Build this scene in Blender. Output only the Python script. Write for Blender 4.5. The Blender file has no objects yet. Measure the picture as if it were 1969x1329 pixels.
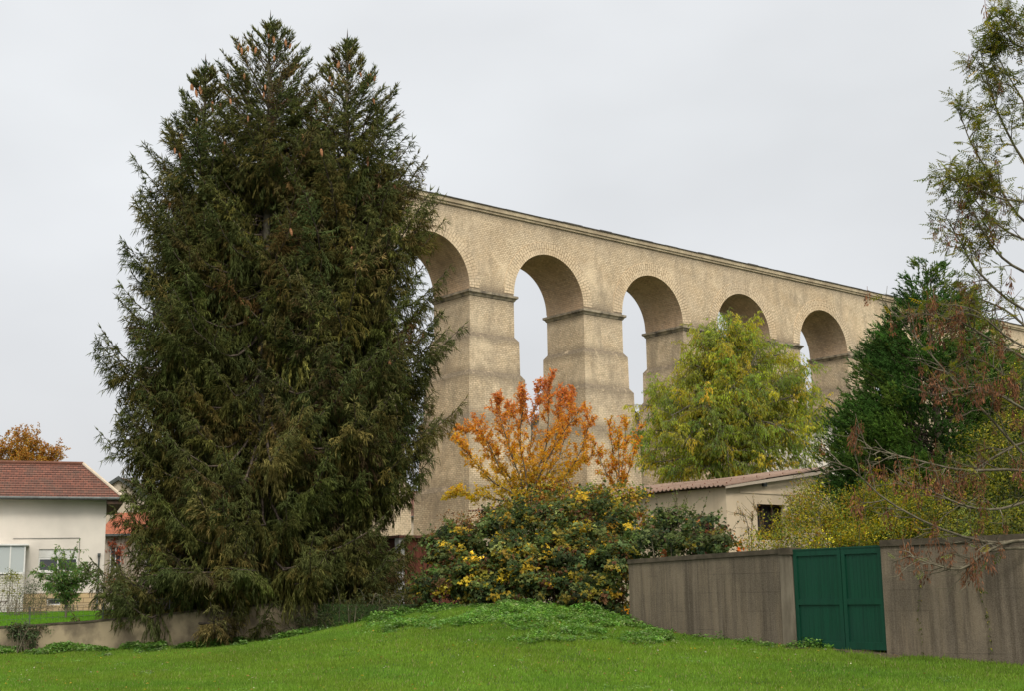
import bpy, math, random
import numpy as np
from mathutils import Matrix, Vector
rng = np.random.default_rng(7)
C = bpy.context.scene.collection
# ------------------------------------------------------------------ camera
F_, PT, RL = 2571.9, .1856, .0152
CX, CY = 984.5, 664.5
cam = bpy.data.cameras.new('camera'); co = bpy.data.objects.new('camera', cam); C.objects.link(co)
cam.sensor_width = 36; cam.lens = F_/1969*36; cam.clip_start = .1; cam.clip_end = 2000
_r0 = Vector((1, 0, 0)); _u0 = Vector((0, -math.sin(PT), math.cos(PT))); _f = Vector((0, math.cos(PT), math.sin(PT)))
_R = _r0*math.cos(RL)-_u0*math.sin(RL); _U = _r0*math.sin(RL)+_u0*math.cos(RL)
m = Matrix.Identity(4)
for i in range(3):
    m[i][0] = _R[i]; m[i][1] = _U[i]; m[i][2] = -_f[i]
co.matrix_world = m
bpy.context.scene.camera = co


def at(px, py, Y):
    """point of the place seen at photo pixel (px, py) and lying Y metres ahead"""
    X = px-CX; V = CY-py
    a = (X*math.cos(RL)+V*math.sin(RL))/F_; b = (-X*math.sin(RL)+V*math.cos(RL))/F_
    d = np.array([a, math.cos(PT)-b*math.sin(PT), math.sin(PT)+b*math.cos(PT)])
    return d/d[1]*Y


# ------------------------------------------------------------------ sky, sun, exposure
sc = bpy.context.scene
w = bpy.data.worlds.new('World'); sc.world = w; w.use_nodes = True
nt = w.node_tree; N = nt.nodes; L = nt.links; N.clear()
out = N.new('ShaderNodeOutputWorld'); bg = N.new('ShaderNodeBackground'); bg2 = N.new('ShaderNodeBackground'); add = N.new('ShaderNodeAddShader')
sky = N.new('ShaderNodeTexSky'); sky.sky_type = 'NISHITA'; sky.sun_disc = False
SUN_EL, SUN_AZ = math.radians(42), math.radians(163)     # azimuth clockwise from +Y
sky.sun_elevation = SUN_EL; sky.sun_rotation = SUN_AZ; sky.dust_density = 5
hs = N.new('ShaderNodeHueSaturation'); hs.inputs['Saturation'].default_value = .25
L.new(sky.outputs[0], hs.inputs['Color']); L.new(hs.outputs[0], bg2.inputs[0]); bg2.inputs[1].default_value = .05
tc = N.new('ShaderNodeTexCoord'); sx = N.new('ShaderNodeSeparateXYZ'); L.new(tc.outputs['Generated'], sx.inputs[0])
rp = N.new('ShaderNodeValToRGB'); L.new(sx.outputs['Z'], rp.inputs[0])
els = rp.color_ramp.elements
els[0].position = 0.; els[0].color = (.54, .54, .55, 1)
els[1].position = 1.; els[1].color = (2.15, 2.0, 1.75, 1)
for p_, c_ in ((.18, (.60, .61, .625, 1)), (.34, (.68, .697, .71, 1)), (.46, (.715, .73, .745, 1)), (.62, (1.65, 1.60, 1.48, 1))):
    e = els.new(p_); e.color = c_
mp = N.new('ShaderNodeMapping'); mp.inputs['Scale'].default_value = (1.3, 1.3, 2.6); mp.inputs['Rotation'].default_value = (0, .35, 0)
L.new(tc.outputs['Generated'], mp.inputs[0])
nz = N.new('ShaderNodeTexNoise'); nz.inputs['Scale'].default_value = 2.1; nz.inputs['Detail'].default_value = 4; nz.inputs['Roughness'].default_value = .45
L.new(mp.outputs[0], nz.inputs['Vector'])
mr = N.new('ShaderNodeMapRange'); mr.inputs['From Min'].default_value = .3; mr.inputs['From Max'].default_value = .7
mr.inputs['To Min'].default_value = .83; mr.inputs['To Max'].default_value = 1.08
L.new(nz.outputs[0], mr.inputs[0])
mu = N.new('ShaderNodeVectorMath'); mu.operation = 'SCALE'; L.new(rp.outputs[0], mu.inputs[0]); L.new(mr.outputs[0], mu.inputs['Scale'])
L.new(mu.outputs[0], bg.inputs[0]); bg.inputs[1].default_value = 1.0
L.new(bg.outputs[0], add.inputs[0]); L.new(bg2.outputs[0], add.inputs[1]); L.new(add.outputs[0], out.inputs[0])
sl = bpy.data.lights.new('sun', 'SUN'); sl.energy = 1.3; sl.angle = math.radians(14); sl.color = (1, .95, .87)
so = bpy.data.objects.new('sun', sl); C.objects.link(so)
sd = Vector((math.sin(SUN_AZ)*math.cos(SUN_EL), math.cos(SUN_AZ)*math.cos(SUN_EL), math.sin(SUN_EL)))
so.rotation_euler = sd.to_track_quat('Z', 'Y').to_euler()
sc.view_settings.view_transform = 'Standard'; sc.view_settings.look = 'None'; sc.view_settings.exposure = 0.0
sc.view_settings.gamma = 1


# ------------------------------------------------------------------ materials
class Mat:
    def __init__(s, name):
        s.m = bpy.data.materials.new(name); s.m.use_nodes = True
        s.n = s.m.node_tree.nodes; s.l = s.m.node_tree.links; s.n.clear()
        s.o = s.n.new('ShaderNodeOutputMaterial'); s.b = s.n.new('ShaderNodeBsdfPrincipled')
        s.l.new(s.b.outputs[0], s.o.inputs[0]); s.b.inputs['Roughness'].default_value = .85
        s.b.inputs['Specular IOR Level'].default_value = .25

    def node(s, t, **k):
        n = s.n.new(t)
        for a, v in k.items():
            if a.startswith('i_'): n.inputs[a[2:].replace('_', ' ')].default_value = v
            else: setattr(n, a, v)
        return n

    def coord(s, kind='Object', scale=(1, 1, 1), rot=(0, 0, 0)):
        t = s.node('ShaderNodeTexCoord'); mp = s.node('ShaderNodeMapping'); s.l.new(t.outputs[kind], mp.inputs[0])
        mp.inputs['Scale'].default_value = scale; mp.inputs['Rotation'].default_value = rot
        return mp.outputs[0]

    def noise(s, vec, scale, detail=4, rough=.55, lo=.35, hi=.65):
        n = s.node('ShaderNodeTexNoise'); n.inputs['Scale'].default_value = scale; n.inputs['Detail'].default_value = detail
        n.inputs['Roughness'].default_value = rough; s.l.new(vec, n.inputs['Vector'])
        r = s.node('ShaderNodeMapRange'); r.inputs[1].default_value = lo; r.inputs[2].default_value = hi
        s.l.new(n.outputs[0], r.inputs[0]); return r.outputs[0]

    def mix(s, f, a, b, mode='MIX'):
        n = s.node('ShaderNodeMix', data_type='RGBA', blend_type=mode)
        for i, v in ((0, f), (6, a), (7, b)):
            if isinstance(v, (int, float)): n.inputs[i].default_value = v
            elif isinstance(v, tuple): n.inputs[i].default_value = (*v, 1)
            else: s.l.new(v, n.inputs[i])
        return n.outputs[2]

    def col(s, c):
        if isinstance(c, tuple): s.b.inputs['Base Color'].default_value = (*c, 1)
        else: s.l.new(c, s.b.inputs['Base Color'])

    def bump(s, h, strength=.4, dist=.02):
        n = s.node('ShaderNodeBump'); n.inputs['Strength'].default_value = strength; n.inputs['Distance'].default_value = dist
        s.l.new(h, n.inputs['Height']); s.l.new(n.outputs[0], s.b.inputs['Normal'])


def mul(a, k): return tuple(x*k for x in a)


def mat_foliage(name, rough=.6, trans=.35, spec=.3):
    M = Mat(name); a = M.node('ShaderNodeAttribute', attribute_name='tint')
    M.col(a.outputs['Color']); M.b.inputs['Roughness'].default_value = rough; M.b.inputs['Specular IOR Level'].default_value = spec
    if trans:
        t = M.node('ShaderNodeBsdfTranslucent'); mx = M.node('ShaderNodeMixShader'); mx.inputs[0].default_value = trans
        hs = M.node('ShaderNodeHueSaturation'); hs.inputs['Value'].default_value = 1.5; hs.inputs['Saturation'].default_value = 1.1
        M.l.new(a.outputs['Color'], hs.inputs['Color']); M.l.new(hs.outputs[0], t.inputs[0])
        M.l.new(M.b.outputs[0], mx.inputs[1]); M.l.new(t.outputs[0], mx.inputs[2]); M.l.new(mx.outputs[0], M.o.inputs[0])
    return M.m


def mat_plain(name, c1, c2=None, scale=6, detail=4, rough=.8, bump=0, coord_scale=(1, 1, 1), metal=0, lo=.35, hi=.65, spec=.25):
    M = Mat(name); v = M.coord(scale=coord_scale)
    f = M.noise(v, scale, detail, lo=lo, hi=hi)
    M.col(M.mix(f, c1, c2 or mul(c1, .75))); M.b.inputs['Roughness'].default_value = rough; M.b.inputs['Metallic'].default_value = metal
    M.b.inputs['Specular IOR Level'].default_value = spec
    if bump: M.bump(f, bump, .01)
    return M.m


def mat_masonry(name, bw=.20, bh=.11, light=(.80, .645, .435), mid=(.55, .425, .27), mortar=(.21, .15, .095), stain=(.095, .076, .058), stain_amt=.75, warm=(.50, .33, .17), vertical=False, msize=.014, fine=.55):
    M = Mat(name)
    uv = M.coord('UV', rot=(0, 0, math.pi/2) if vertical else (0, 0, 0))
    wob = M.node('ShaderNodeTexNoise'); wob.inputs['Scale'].default_value = 1.3; M.l.new(uv, wob.inputs['Vector'])
    wv = M.node('ShaderNodeVectorMath', operation='SCALE'); wv.inputs['Scale'].default_value = .06; M.l.new(wob.outputs['Color'], wv.inputs[0])
    wa = M.node('ShaderNodeVectorMath', operation='ADD'); M.l.new(uv, wa.inputs[0]); M.l.new(wv.outputs[0], wa.inputs[1])
    b = M.node('ShaderNodeTexBrick'); b.offset = .5; b.inputs['Scale'].default_value = 1
    b.inputs['Mortar Size'].default_value = msize; b.inputs['Mortar Smooth'].default_value = .3; b.inputs['Bias'].default_value = -.1
    b.inputs['Brick Width'].default_value = bw; b.inputs['Row Height'].default_value = bh
    b.inputs['Color1'].default_value = (*light, 1); b.inputs['Color2'].default_value = (*mid, 1); b.inputs['Mortar'].default_value = (*mortar, 1)
    M.l.new(wa.outputs[0], b.inputs['Vector'])
    o = M.coord('Object')
    f1 = M.noise(o, .45, 6, .65, .36, .66)
    c = M.mix(f1, b.outputs['Color'], M.mix(.5, b.outputs['Color'], warm))
    f0 = M.noise(o, .23, 7, .72, .44, .64); c = M.mix(M.mix(f0, (0, 0, 0), (.5, .5, .5)), c, (.42, .36, .285))
    # pale repaired / re-rendered areas where the joints are filled
    f2 = M.noise(M.coord('Object', rot=(.5, .3, .2)), .38, 7, .75, .50, .66)
    dv = M.node('ShaderNodeVectorMath', operation='DIVIDE'); dv.inputs[1].default_value = (bw*.5, bh, 1); M.l.new(wa.outputs[0], dv.inputs[0])
    fl = M.node('ShaderNodeVectorMath', operation='FLOOR'); M.l.new(dv.outputs[0], fl.inputs[0])
    wn = M.node('ShaderNodeTexWhiteNoise', noise_dimensions='2D'); M.l.new(fl.outputs[0], wn.inputs['Vector'])
    wr = M.node('ShaderNodeMapRange'); wr.inputs[1].default_value = 0; wr.inputs[2].default_value = 1; wr.inputs[3].default_value = 1.02-.34*fine; wr.inputs[4].default_value = 1.02+.30*fine; M.l.new(wn.outputs[0], wr.inputs[0])
    c = M.mix(1., c, wr.outputs[0], 'MULTIPLY')
    # weathered single blocks gathered in blotches
    gt_ = M.node('ShaderNodeMath', operation='GREATER_THAN'); gt_.inputs[1].default_value = .62; M.l.new(wn.outputs[0], gt_.inputs[0])
    fb = M.noise(o, .6, 6, .7, .47, .62); kb = M.node('ShaderNodeMath', operation='MULTIPLY'); M.l.new(gt_.outputs[0], kb.inputs[0]); M.l.new(fb, kb.inputs[1])
    kb2 = M.node('ShaderNodeMath', operation='MULTIPLY'); kb2.inputs[1].default_value = .6*fine; M.l.new(kb.outputs[0], kb2.inputs[0]); c = M.mix(kb2.outputs[0], c, (.22, .16, .105))
    c = M.mix(f2, c, M.mix(.55, c, mul(light, 1.15)))
    # soot and lichen: blotches, and streaks drawn out downward
    so_ = M.coord('Object', scale=(1, 1, .28))
    f3 = M.noise(so_, .8, 7, .7, .49, .70)
    sm = M.node('ShaderNodeMath', operation='MULTIPLY'); sm.inputs[1].default_value = stain_amt; M.l.new(f3, sm.inputs[0])
    c = M.mix(sm.outputs[0], c, stain)
    # stained attribute: black crust on ledges, kept on the stone itself
    a = M.node('ShaderNodeAttribute', attribute_name='tint'); f4 = M.noise(o, 1.6, 6, .72, .28, .46)
    sm2 = M.node('ShaderNodeMath', operation='MULTIPLY'); M.l.new(a.outputs['Fac'], sm2.inputs[0]); M.l.new(f4, sm2.inputs[1])
    c = M.mix(sm2.outputs[0], c, mul(stain, .7))
    f5 = M.noise(o, 9, 3, .6, .3, .7); c = M.mix(.25, c, M.mix(f5, mul(light, .5), mul(light, 1.2)), 'MIX')
    M.col(c); M.b.inputs['Roughness'].default_value = .95; M.b.inputs['Specular IOR Level'].default_value = .15
    inv = M.node('ShaderNodeMath', operation='SUBTRACT'); inv.inputs[0].default_value = 1; M.l.new(b.outputs['Fac'], inv.inputs[1])
    M.bump(inv.outputs[0], .6, .03)
    return M.m


MT = {}
MT['stone'] = mat_masonry('limestone_courses')
MT['ring'] = mat_masonry('voussoir_stone', bw=.375, bh=.16, light=(.74, .59, .395), mid=(.58, .455, .30), mortar=(.17, .125, .08), stain_amt=.35, msize=.022, fine=.3)
MT['soffit'] = mat_masonry('soffit_brickwork', bw=.3, bh=.12, light=(.60, .43, .28), mid=(.44, .31, .20), stain_amt=.5, fine=.6)
MT['impost'] = mat_plain('impost_stone', (.36, .30, .21), (.10, .085, .065), 2.2, 6, .95, .5, lo=.38, hi=.66)
MT['cornice'] = mat_plain('cornice_stone', (.50, .41, .27), (.33, .26, .17), 1.5, 5, .9, .3)
MT['coping'] = mat_plain('coping_slate', (.055, .05, .045), (.11, .10, .085), 3, 4, .9)
MT['needles'] = mat_foliage('spruce_needles', .85, .12, .08)
MT['thuja'] = mat_foliage('cypress_sprays', .85, .15, .08)
MT['leaf'] = mat_foliage('leaves', .6, .35, .18)
MT['leaf_thin'] = mat_foliage('thin_leaves', .5, .45, .25)
MT['grass'] = mat_foliage('grass_blades', .7, .3, .12)
MT['bark'] = mat_plain('spruce_bark', (.15, .115, .085), (.07, .055, .045), 9, 5, .95, .5, (1, 1, .3))
MT['bark2'] = mat_plain('grey_bark', (.20, .18, .13), (.10, .085, .06), 12, 5, .95, .3, (1, 1, .3))
MT['bark3'] = mat_plain('ash_bark', (.17, .15, .10), (.085, .07, .045), 10, 5, .9, .3, (1, 1, .5))
MT['cone'] = mat_plain('spruce_cone', (.42, .20, .09), (.28, .13, .06), 40, 2, .7)
MT['keys'] = mat_plain('ash_keys', (.24, .095, .035), (.10, .042, .020), 14, 2, .7)
MT['rust'] = mat_plain('red_brown_boards', (.17, .055, .032), (.10, .035, .022), 3, 5, .8, .2, (6, 6, .6))
MT['white_paint'] = mat_plain('white_paint', (.74, .73, .70), (.62, .61, .57), 2, 4, .6)
MT['galv'] = mat_plain('galvanised_steel', (.42, .43, .43), (.30, .31, .31), 5, 3, .45, 0, metal=.6)
MT['glass'] = mat_plain('window_glass', (.03, .033, .036), (.05, .055, .06), 1, 2, .08, spec=.6)
MT['dark'] = mat_plain('dark_interior', (.012, .010, .009), (.02, .016, .014), 2, 2, .9)
MT['zinc'] = mat_plain('zinc_gutter', (.11, .12, .115), (.07, .075, .07), 4, 3, .5, metal=.3)
MT['soffitwood'] = mat_plain('brown_soffit_wood', (.09, .05, .03), (.05, .03, .02), 4, 3, .7)


def mat_render(name, c, dirt, amt=.5, scale=.8):
    M = Mat(name); o = M.coord('Object'); st = M.coord('Object', scale=(2.2, 2.2, .25))
    f = M.noise(st, scale*1.5, 5, .6, .5, .75); g = M.noise(o, scale, 4, .5, .35, .7)
    k = M.node('ShaderNodeMath', operation='MULTIPLY'); k.inputs[1].default_value = amt; M.l.new(f, k.inputs[0])
    cc = M.mix(k.outputs[0], M.mix(g, c, mul(c, .84)), dirt)
    M.col(cc); M.bump(M.noise(o, 60, 3, .6, .3, .7), .25, .004); return M.m


MT['house'] = mat_render('white_render', (.70, .64, .555), (.60, .57, .50), .3)
MT['shedwall'] = mat_render('cream_render', (.72, .585, .41), (.45, .35, .23), .3, 1.0)
MT['farwall'] = mat_render('pinkish_render', (.52, .44, .34), (.34, .28, .2), .5)
MT['oldwall'] = mat_render('old_patched_wall', (.40, .34, .27), (.22, .13, .09), .8, .7)
MT['lowwall'] = mat_plain('retaining_wall_render', (.34, .275, .175), (.15, .12, .08), 1.7, 7, .95, .9, (1, 1, .8), lo=.40, hi=.60)


def mat_concrete():
    M = Mat('stained_concrete'); o = M.coord('Object'); st = M.coord('Object', scale=(3.2, 3.2, .22)); st2 = M.coord('Object', scale=(9, 9, .3))
    f = M.noise(st, 1.0, 6, .7, .42, .60); f2 = M.noise(st2, 1.1, 4, .65, .46, .66); g = M.noise(o, .8, 7, .7, .44, .62); gr = M.noise(o, 45, 3, .6, .3, .7)
    c = M.mix(f, (.19, .148, .098), (.060, .045, .030))
    c = M.mix(M.mix(f2, (0, 0, 0), (.55, .55, .55)), c, (.21, .17, .125))
    c = M.mix(M.mix(g, (0, 0, 0), (.6, .6, .6)), c, (.075, .06, .043))
    c = M.mix(.25, c, M.mix(gr, (.06, .05, .04), (.30, .26, .2)))
    # shutter-board joints cast into the face
    sp = M.node('ShaderNodeSeparateXYZ'); M.l.new(M.coord('Object', scale=(1, 1, 2.6)), sp.inputs[0])
    fr = M.node('ShaderNodeMath', operation='FRACT'); M.l.new(sp.outputs[2], fr.inputs[0])
    lt = M.node('ShaderNodeMath', operation='LESS_THAN'); lt.inputs[1].default_value = .035; M.l.new(fr.outputs[0], lt.inputs[0])
    k = M.node('ShaderNodeMath', operation='MULTIPLY'); M.l.new(lt.outputs[0], k.inputs[0]); M.l.new(g, k.inputs[1])
    k2 = M.node('ShaderNodeMath', operation='MULTIPLY'); k2.inputs[1].default_value = .6; M.l.new(k.outputs[0], k2.inputs[0])
    c = M.mix(k2.outputs[0], c, (.045, .036, .027))
    M.col(c); M.b.inputs['Roughness'].default_value = .95; M.bump(gr, .5, .006); return M.m


MT['concrete'] = mat_concrete()
MT['coping_concrete'] = mat_plain('mossy_concrete_coping', (.105, .085, .06), (.05, .042, .028), 4, 5, .95, .5)
MT['pillar'] = mat_plain('plain_concrete_post', (.23, .195, .145), (.12, .10, .072), 2.5, 5, .95, .4, (2, 2, .5))


def mat_gate():
    M = Mat('green_gate_paint'); st = M.coord('Object', scale=(14, 14, .5)); o = M.coord('Object')
    f = M.noise(st, 1, 4, .6, .35, .7); g = M.noise(o, 1.4, 4, .6, .4, .75)
    c = M.mix(f, (.004, .060, .030), (.003, .042, .022)); c = M.mix(M.mix(g, (0, 0, 0), (.5, .5, .5)), c, (.010, .05, .035))
    M.col(c); M.b.inputs['Roughness'].default_value = .55; M.bump(f, .15, .003); return M.m


MT['gate'] = mat_gate()


def mat_tiles(name, c1, c2, c3, bw, bh):
    M = Mat(name); uv = M.coord('UV')
    b = M.node('ShaderNodeTexBrick'); b.offset = .5; b.inputs['Scale'].default_value = 1
    b.inputs['Mortar Size'].default_value = .012; b.inputs['Brick Width'].default_value = bw; b.inputs['Row Height'].default_value = bh
    b.inputs['Color1'].default_value = (*c1, 1); b.inputs['Color2'].default_value = (*c2, 1); b.inputs['Mortar'].default_value = (*mul(c3, .5), 1)
    M.l.new(uv, b.inputs['Vector']); o = M.coord('Object'); f = M.noise(o, 1.1, 5, .65, .45, .7)
    M.col(M.mix(f, b.outputs['Color'], M.mix(.6, b.outputs['Color'], c3)))
    inv = M.node('ShaderNodeMath', operation='SUBTRACT'); inv.inputs[0].default_value = 1; M.l.new(b.outputs['Fac'], inv.inputs[1])
    M.bump(inv.outputs[0], .5, .02); return M.m


MT['tiles'] = mat_tiles('brown_red_tiles', (.20, .078, .052), (.12, .052, .038), (.085, .065, .05), .24, .34)
MT['tiles2'] = mat_tiles('orange_tiles', (.42, .14, .07), (.36, .115, .06), (.25, .11, .07), .22, .3)
MT['tiles3'] = mat_tiles('old_rust_tiles', (.20, .085, .055), (.15, .07, .05), (.10, .07, .05), .22, .3)
MT['quarry'] = mat_tiles('yellow_stone_plinth', (.52, .38, .20), (.46, .35, .21), (.30, .22, .13), .55, .22)
MT['whitebrick'] = mat_tiles('white_brick', (.66, .63, .56), (.60, .57, .5), (.45, .42, .36), .22, .075)


def mat_corr():
    M = Mat('corrugated_cement_roof'); o = M.coord('UV'); 
    f = M.noise(M.coord('Object'), 1.6, 5, .6, .35, .7); g = M.noise(M.coord('Object'), 14, 3, .6, .35, .7)
    c = M.mix(f, (.245, .155, .11), (.15, .095, .068)); c = M.mix(M.mix(g, (0, 0, 0), (.4, .4, .4)), c, (.30, .24, .20))
    M.col(c); M.bump(g, .3, .004); return M.m


MT['corr'] = mat_corr()


def mat_ground(name, a, b, c):
    M = Mat(name); o = M.coord('Object'); f = M.noise(o, .5, 5, .6, .35, .65); g = M.noise(o, 7, 5, .7, .35, .65)
    M.col(M.mix(M.mix(g, (0, 0, 0), (.6, .6, .6)), M.mix(f, a, b), c)); M.bump(g, .8, .04); return M.m


MT['lawn'] = mat_ground('lawn_soil', (.035, .08, .012), (.025, .055, .010), (.02, .032, .009))
MT['earth'] = mat_ground('bare_trodden_earth', (.14, .105, .065), (.10, .08, .05), (.07, .075, .03))


# ------------------------------------------------------------------ mesh helpers
class MB:
    def __init__(s): s.V = []; s.F = []; s.UV = []; s.M = []; s.T = []; s.n = 0

    def add(s, v, f, uv=None, mat=0, tint=None):
        """v (n,3); f list of index tuples; uv list per face of per-corner uv"""
        s.V.extend([tuple(float(c) for c in p) for p in v])
        for i, q in enumerate(f):
            s.F.append(tuple(a+s.n for a in q)); s.M.append(mat)
            s.UV.append(uv[i] if uv is not None else [(0, 0)]*len(q))
        s.T.extend([tint if tint is not None else 0.]*len(v) if not isinstance(tint, list) else tint); s.n += len(v)

    def quad(s, a, b, c, d, uv=None, mat=0, tint=None):
        s.add([a, b, c, d], [(0, 1, 2, 3)], [uv] if uv else None, mat, tint)

    def box(s, x0, x1, y0, y1, z0, z1, mat=0, tint=None, M=None, bev=0):
        bx = [(x0, y0, z0), (x1, y0, z0), (x1, y1, z0), (x0, y1, z0), (x0, y0, z1), (x1, y0, z1), (x1, y1, z1), (x0, y1, z1)]
        fs = [(0, 3, 2, 1), (4, 5, 6, 7), (0, 1, 5, 4), (1, 2, 6, 5), (2, 3, 7, 6), (3, 0, 4, 7)]
        uv = []
        for f in fs:
            P = [bx[i] for i in f]
            if f[0] == 0 and f[1] == 3 or f[0] == 4: uv.append([(p[0], p[1]) for p in P])
            elif abs(P[0][1]-P[2][1]) < 1e-9: uv.append([(p[0], p[2]) for p in P])
            else: uv.append([(p[1], p[2]) for p in P])
        if M is not None: bx = [tuple(M @ Vector(p)) for p in bx]
        s.add(bx, fs, uv, mat, tint)

    def tube(s, pts, r, n=8, mat=0):
        pts = [np.array(p, float) for p in pts]; rs = r if isinstance(r, (list, tuple)) else [r]*len(pts)
        V = []; 
        for i, p in enumerate(pts):
            t = pts[min(i+1, len(pts)-1)]-pts[max(i-1, 0)]; t = t/(np.linalg.norm(t)+1e-9)
            a = np.cross(t, (0, 0, 1) if abs(t[2]) < .9 else (1, 0, 0)); a /= np.linalg.norm(a); b = np.cross(t, a)
            for k in range(n):
                g = 2*math.pi*k/n; V.append(p+rs[i]*(a*math.cos(g)+b*math.sin(g)))
        Fs = [(i*n+k, i*n+(k+1) % n, (i+1)*n+(k+1) % n, (i+1)*n+k) for i in range(len(pts)-1) for k in range(n)]
        Fs += [tuple(range(n))[::-1], tuple((len(pts)-1)*n+k for k in range(n))]
        s.add(V, Fs, None, mat)

    def build(s, name, mats, parent=None, tint=False, smooth=False):
        me = bpy.data.meshes.new(name); me.from_pydata(s.V, [], s.F)
        if not isinstance(mats, (list, tuple)): mats = [mats]
        for m_ in mats: me.materials.append(m_)
        me.polygons.foreach_set('material_index', s.M)
        uvl = me.uv_layers.new(name='UVMap'); uvl.data.foreach_set('uv', np.array([c for f in s.UV for q in f for c in q], dtype=np.float32))
        a = me.attributes.new('tint', 'FLOAT', 'POINT'); a.data.foreach_set('value', np.array(s.T, dtype=np.float32))
        if smooth: me.polygons.foreach_set('use_smooth', [True]*len(me.polygons))
        me.update(); o = bpy.data.objects.new(name, me); C.objects.link(o)
        if parent is not None: o.parent = parent
        return o


def fast(name, V, Fc, tint, mat, parent=None, smooth=False):
    """V (n,3), Fc (m,k) same-size faces, tint (n,3) colour of the surface"""
    V = np.ascontiguousarray(V, dtype=np.float32); Fc = np.ascontiguousarray(Fc, dtype=np.int32)
    me = bpy.data.meshes.new(name); me.vertices.add(len(V)); me.vertices.foreach_set('co', V.ravel())
    k = Fc.shape[1]; me.loops.add(Fc.size); me.loops.foreach_set('vertex_index', Fc.ravel())
    me.polygons.add(len(Fc)); me.polygons.foreach_set('loop_start', np.arange(0, Fc.size, k, dtype=np.int32))
    if smooth: me.polygons.foreach_set('use_smooth', np.ones(len(Fc), dtype=bool))
    if tint is not None:
        a = me.attributes.new('tint', 'FLOAT_COLOR', 'POINT'); t = np.ones((len(V), 4), dtype=np.float32); t[:, :3] = tint; a.data.foreach_set('color', t.ravel())
    me.materials.append(mat); me.update(calc_edges=True)
    o = bpy.data.objects.new(name, me); C.objects.link(o)
    if parent is not None: o.parent = parent
    return o


def empty(name, loc=(0, 0, 0), rz=0):
    o = bpy.data.objects.new(name, None); C.objects.link(o); o.location = loc; o.rotation_euler = (0, 0, rz); o.empty_display_size = .2
    return o


def tag(o, label=None, cat=None, group=None, kind=None):
    for k_, v_ in (('label', label), ('category', cat), ('group', group), ('kind', kind)):
        if v_: o[k_] = v_
    return o


def rebase(root, *kids):
    """children were built in world coordinates: keep them there under a based root"""
    for k_ in kids: k_.parent = root; k_.matrix_parent_inverse = root.matrix_basis.inverted()


def nrm(a): return a/(np.linalg.norm(a, axis=-1, keepdims=True)+1e-9)


def frame(d):
    ref = np.where(np.abs(d[:, 2:3]) < .9, np.array([[0, 0, 1.]]), np.array([[1., 0, 0]]))
    a = nrm(np.cross(d, ref)); return a, np.cross(d, a)


def rvec(n): return nrm(rng.normal(size=(n, 3)))


def spindles(B, D, ln, wd, tint):
    """needle-clad shoots: closed three-sided spindles. B base, D unit direction"""
    n = len(B); a, b = frame(D); ph = rng.uniform(0, 6.28, n)[:, None]; a, b = a*np.cos(ph)+b*np.sin(ph), -a*np.sin(ph)+b*np.cos(ph)
    ln = ln[:, None]; wd = wd[:, None]*.5; V = np.empty((n, 5, 3)); V[:, 0] = B; mid = B+D*ln*.4
    for k in range(3):
        g = 2.0944*k; V[:, 1+k] = mid+(a*math.cos(g)+b*math.sin(g))*wd
    V[:, 4] = B+D*ln
    f = np.array([(0, 2, 1), (0, 3, 2), (0, 1, 3), (4, 1, 2), (4, 2, 3), (4, 3, 1)])
    Fc = (np.arange(n)*5)[:, None, None]+f[None]
    return V.reshape(-1, 3), Fc.reshape(-1, 3), np.repeat(tint, 5, axis=0)


def leaves(P, D, Nn, ln, wd, tint, fold=.25):
    """leaves: P base, D axis, Nn approx normal"""
    n = len(P); s = nrm(np.cross(D, Nn)); Nn = np.cross(s, D); V = np.empty((n, 4, 3)); ln = ln[:, None]; wd = wd[:, None]
    V[:, 0] = P; V[:, 1] = P+D*ln*.42+s*wd*.5+Nn*wd*fold; V[:, 2] = P+D*ln-Nn*wd*.15; V[:, 3] = P+D*ln*.42-s*wd*.5+Nn*wd*fold
    f = np.array([(0, 1, 2), (0, 2, 3)]); Fc = (np.arange(n)*4)[:, None, None]+f[None]
    return V.reshape(-1, 3), Fc.reshape(-1, 3), np.repeat(tint, 4, axis=0)


class Acc:
    def __init__(s): s.V = []; s.F = []; s.T = []; s.n = 0

    def add(s, vft):
        v, f, t = vft; s.V.append(v); s.F.append(f+s.n); s.T.append(t); s.n += len(v)

    def build(s, name, mat, parent=None, smooth=False):
        return fast(name, np.concatenate(s.V), np.concatenate(s.F), np.concatenate(s.T), mat, parent, smooth)


def tubes(pts, rad, n=5, tint=(.1, .08, .05)):
    """pts (B,K,3) rad (B,K) -> triangles"""
    B, K, _ = pts.shape; t = np.empty_like(pts); t[:, 1:-1] = pts[:, 2:]-pts[:, :-2]; t[:, 0] = pts[:, 1]-pts[:, 0]; t[:, -1] = pts[:, -1]-pts[:, -2]
    t = nrm(t); ref = np.where(np.abs(nrm(pts[:, -1]-pts[:, 0])[:, None, 2:3]) < .8, np.array([0, 0, 1.]), np.array([1., 0, 0]))
    a = nrm(np.cross(t, np.broadcast_to(ref, t.shape))); b = np.cross(t, a); g = np.arange(n)*2*math.pi/n
    V = pts[:, :, None]+rad[:, :, None, None]*(a[:, :, None]*np.cos(g)[None, None, :, None]+b[:, :, None]*np.sin(g)[None, None, :, None])
    q = []
    for i in range(K-1):
        for k in range(n):
            A, Bq, Cq, Dq = i*n+k, i*n+(k+1) % n, (i+1)*n+(k+1) % n, (i+1)*n+k; q += [(A, Bq, Cq), (A, Cq, Dq)]
    Fc = (np.arange(B)*K*n)[:, None, None]+np.array(q)[None]
    return V.reshape(-1, 3), Fc.reshape(-1, 3), np.tile(np.array(tint, float), (B*K*n, 1))


def interp(pts, par, t):
    K = pts.shape[1]; x = t*(K-1); i = np.minimum(x.astype(int), K-2); fr = (x-i)[:, None]
    a = pts[par, i]; b = pts[par, i+1]; return a*(1-fr)+b*fr, nrm(b-a)


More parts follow.
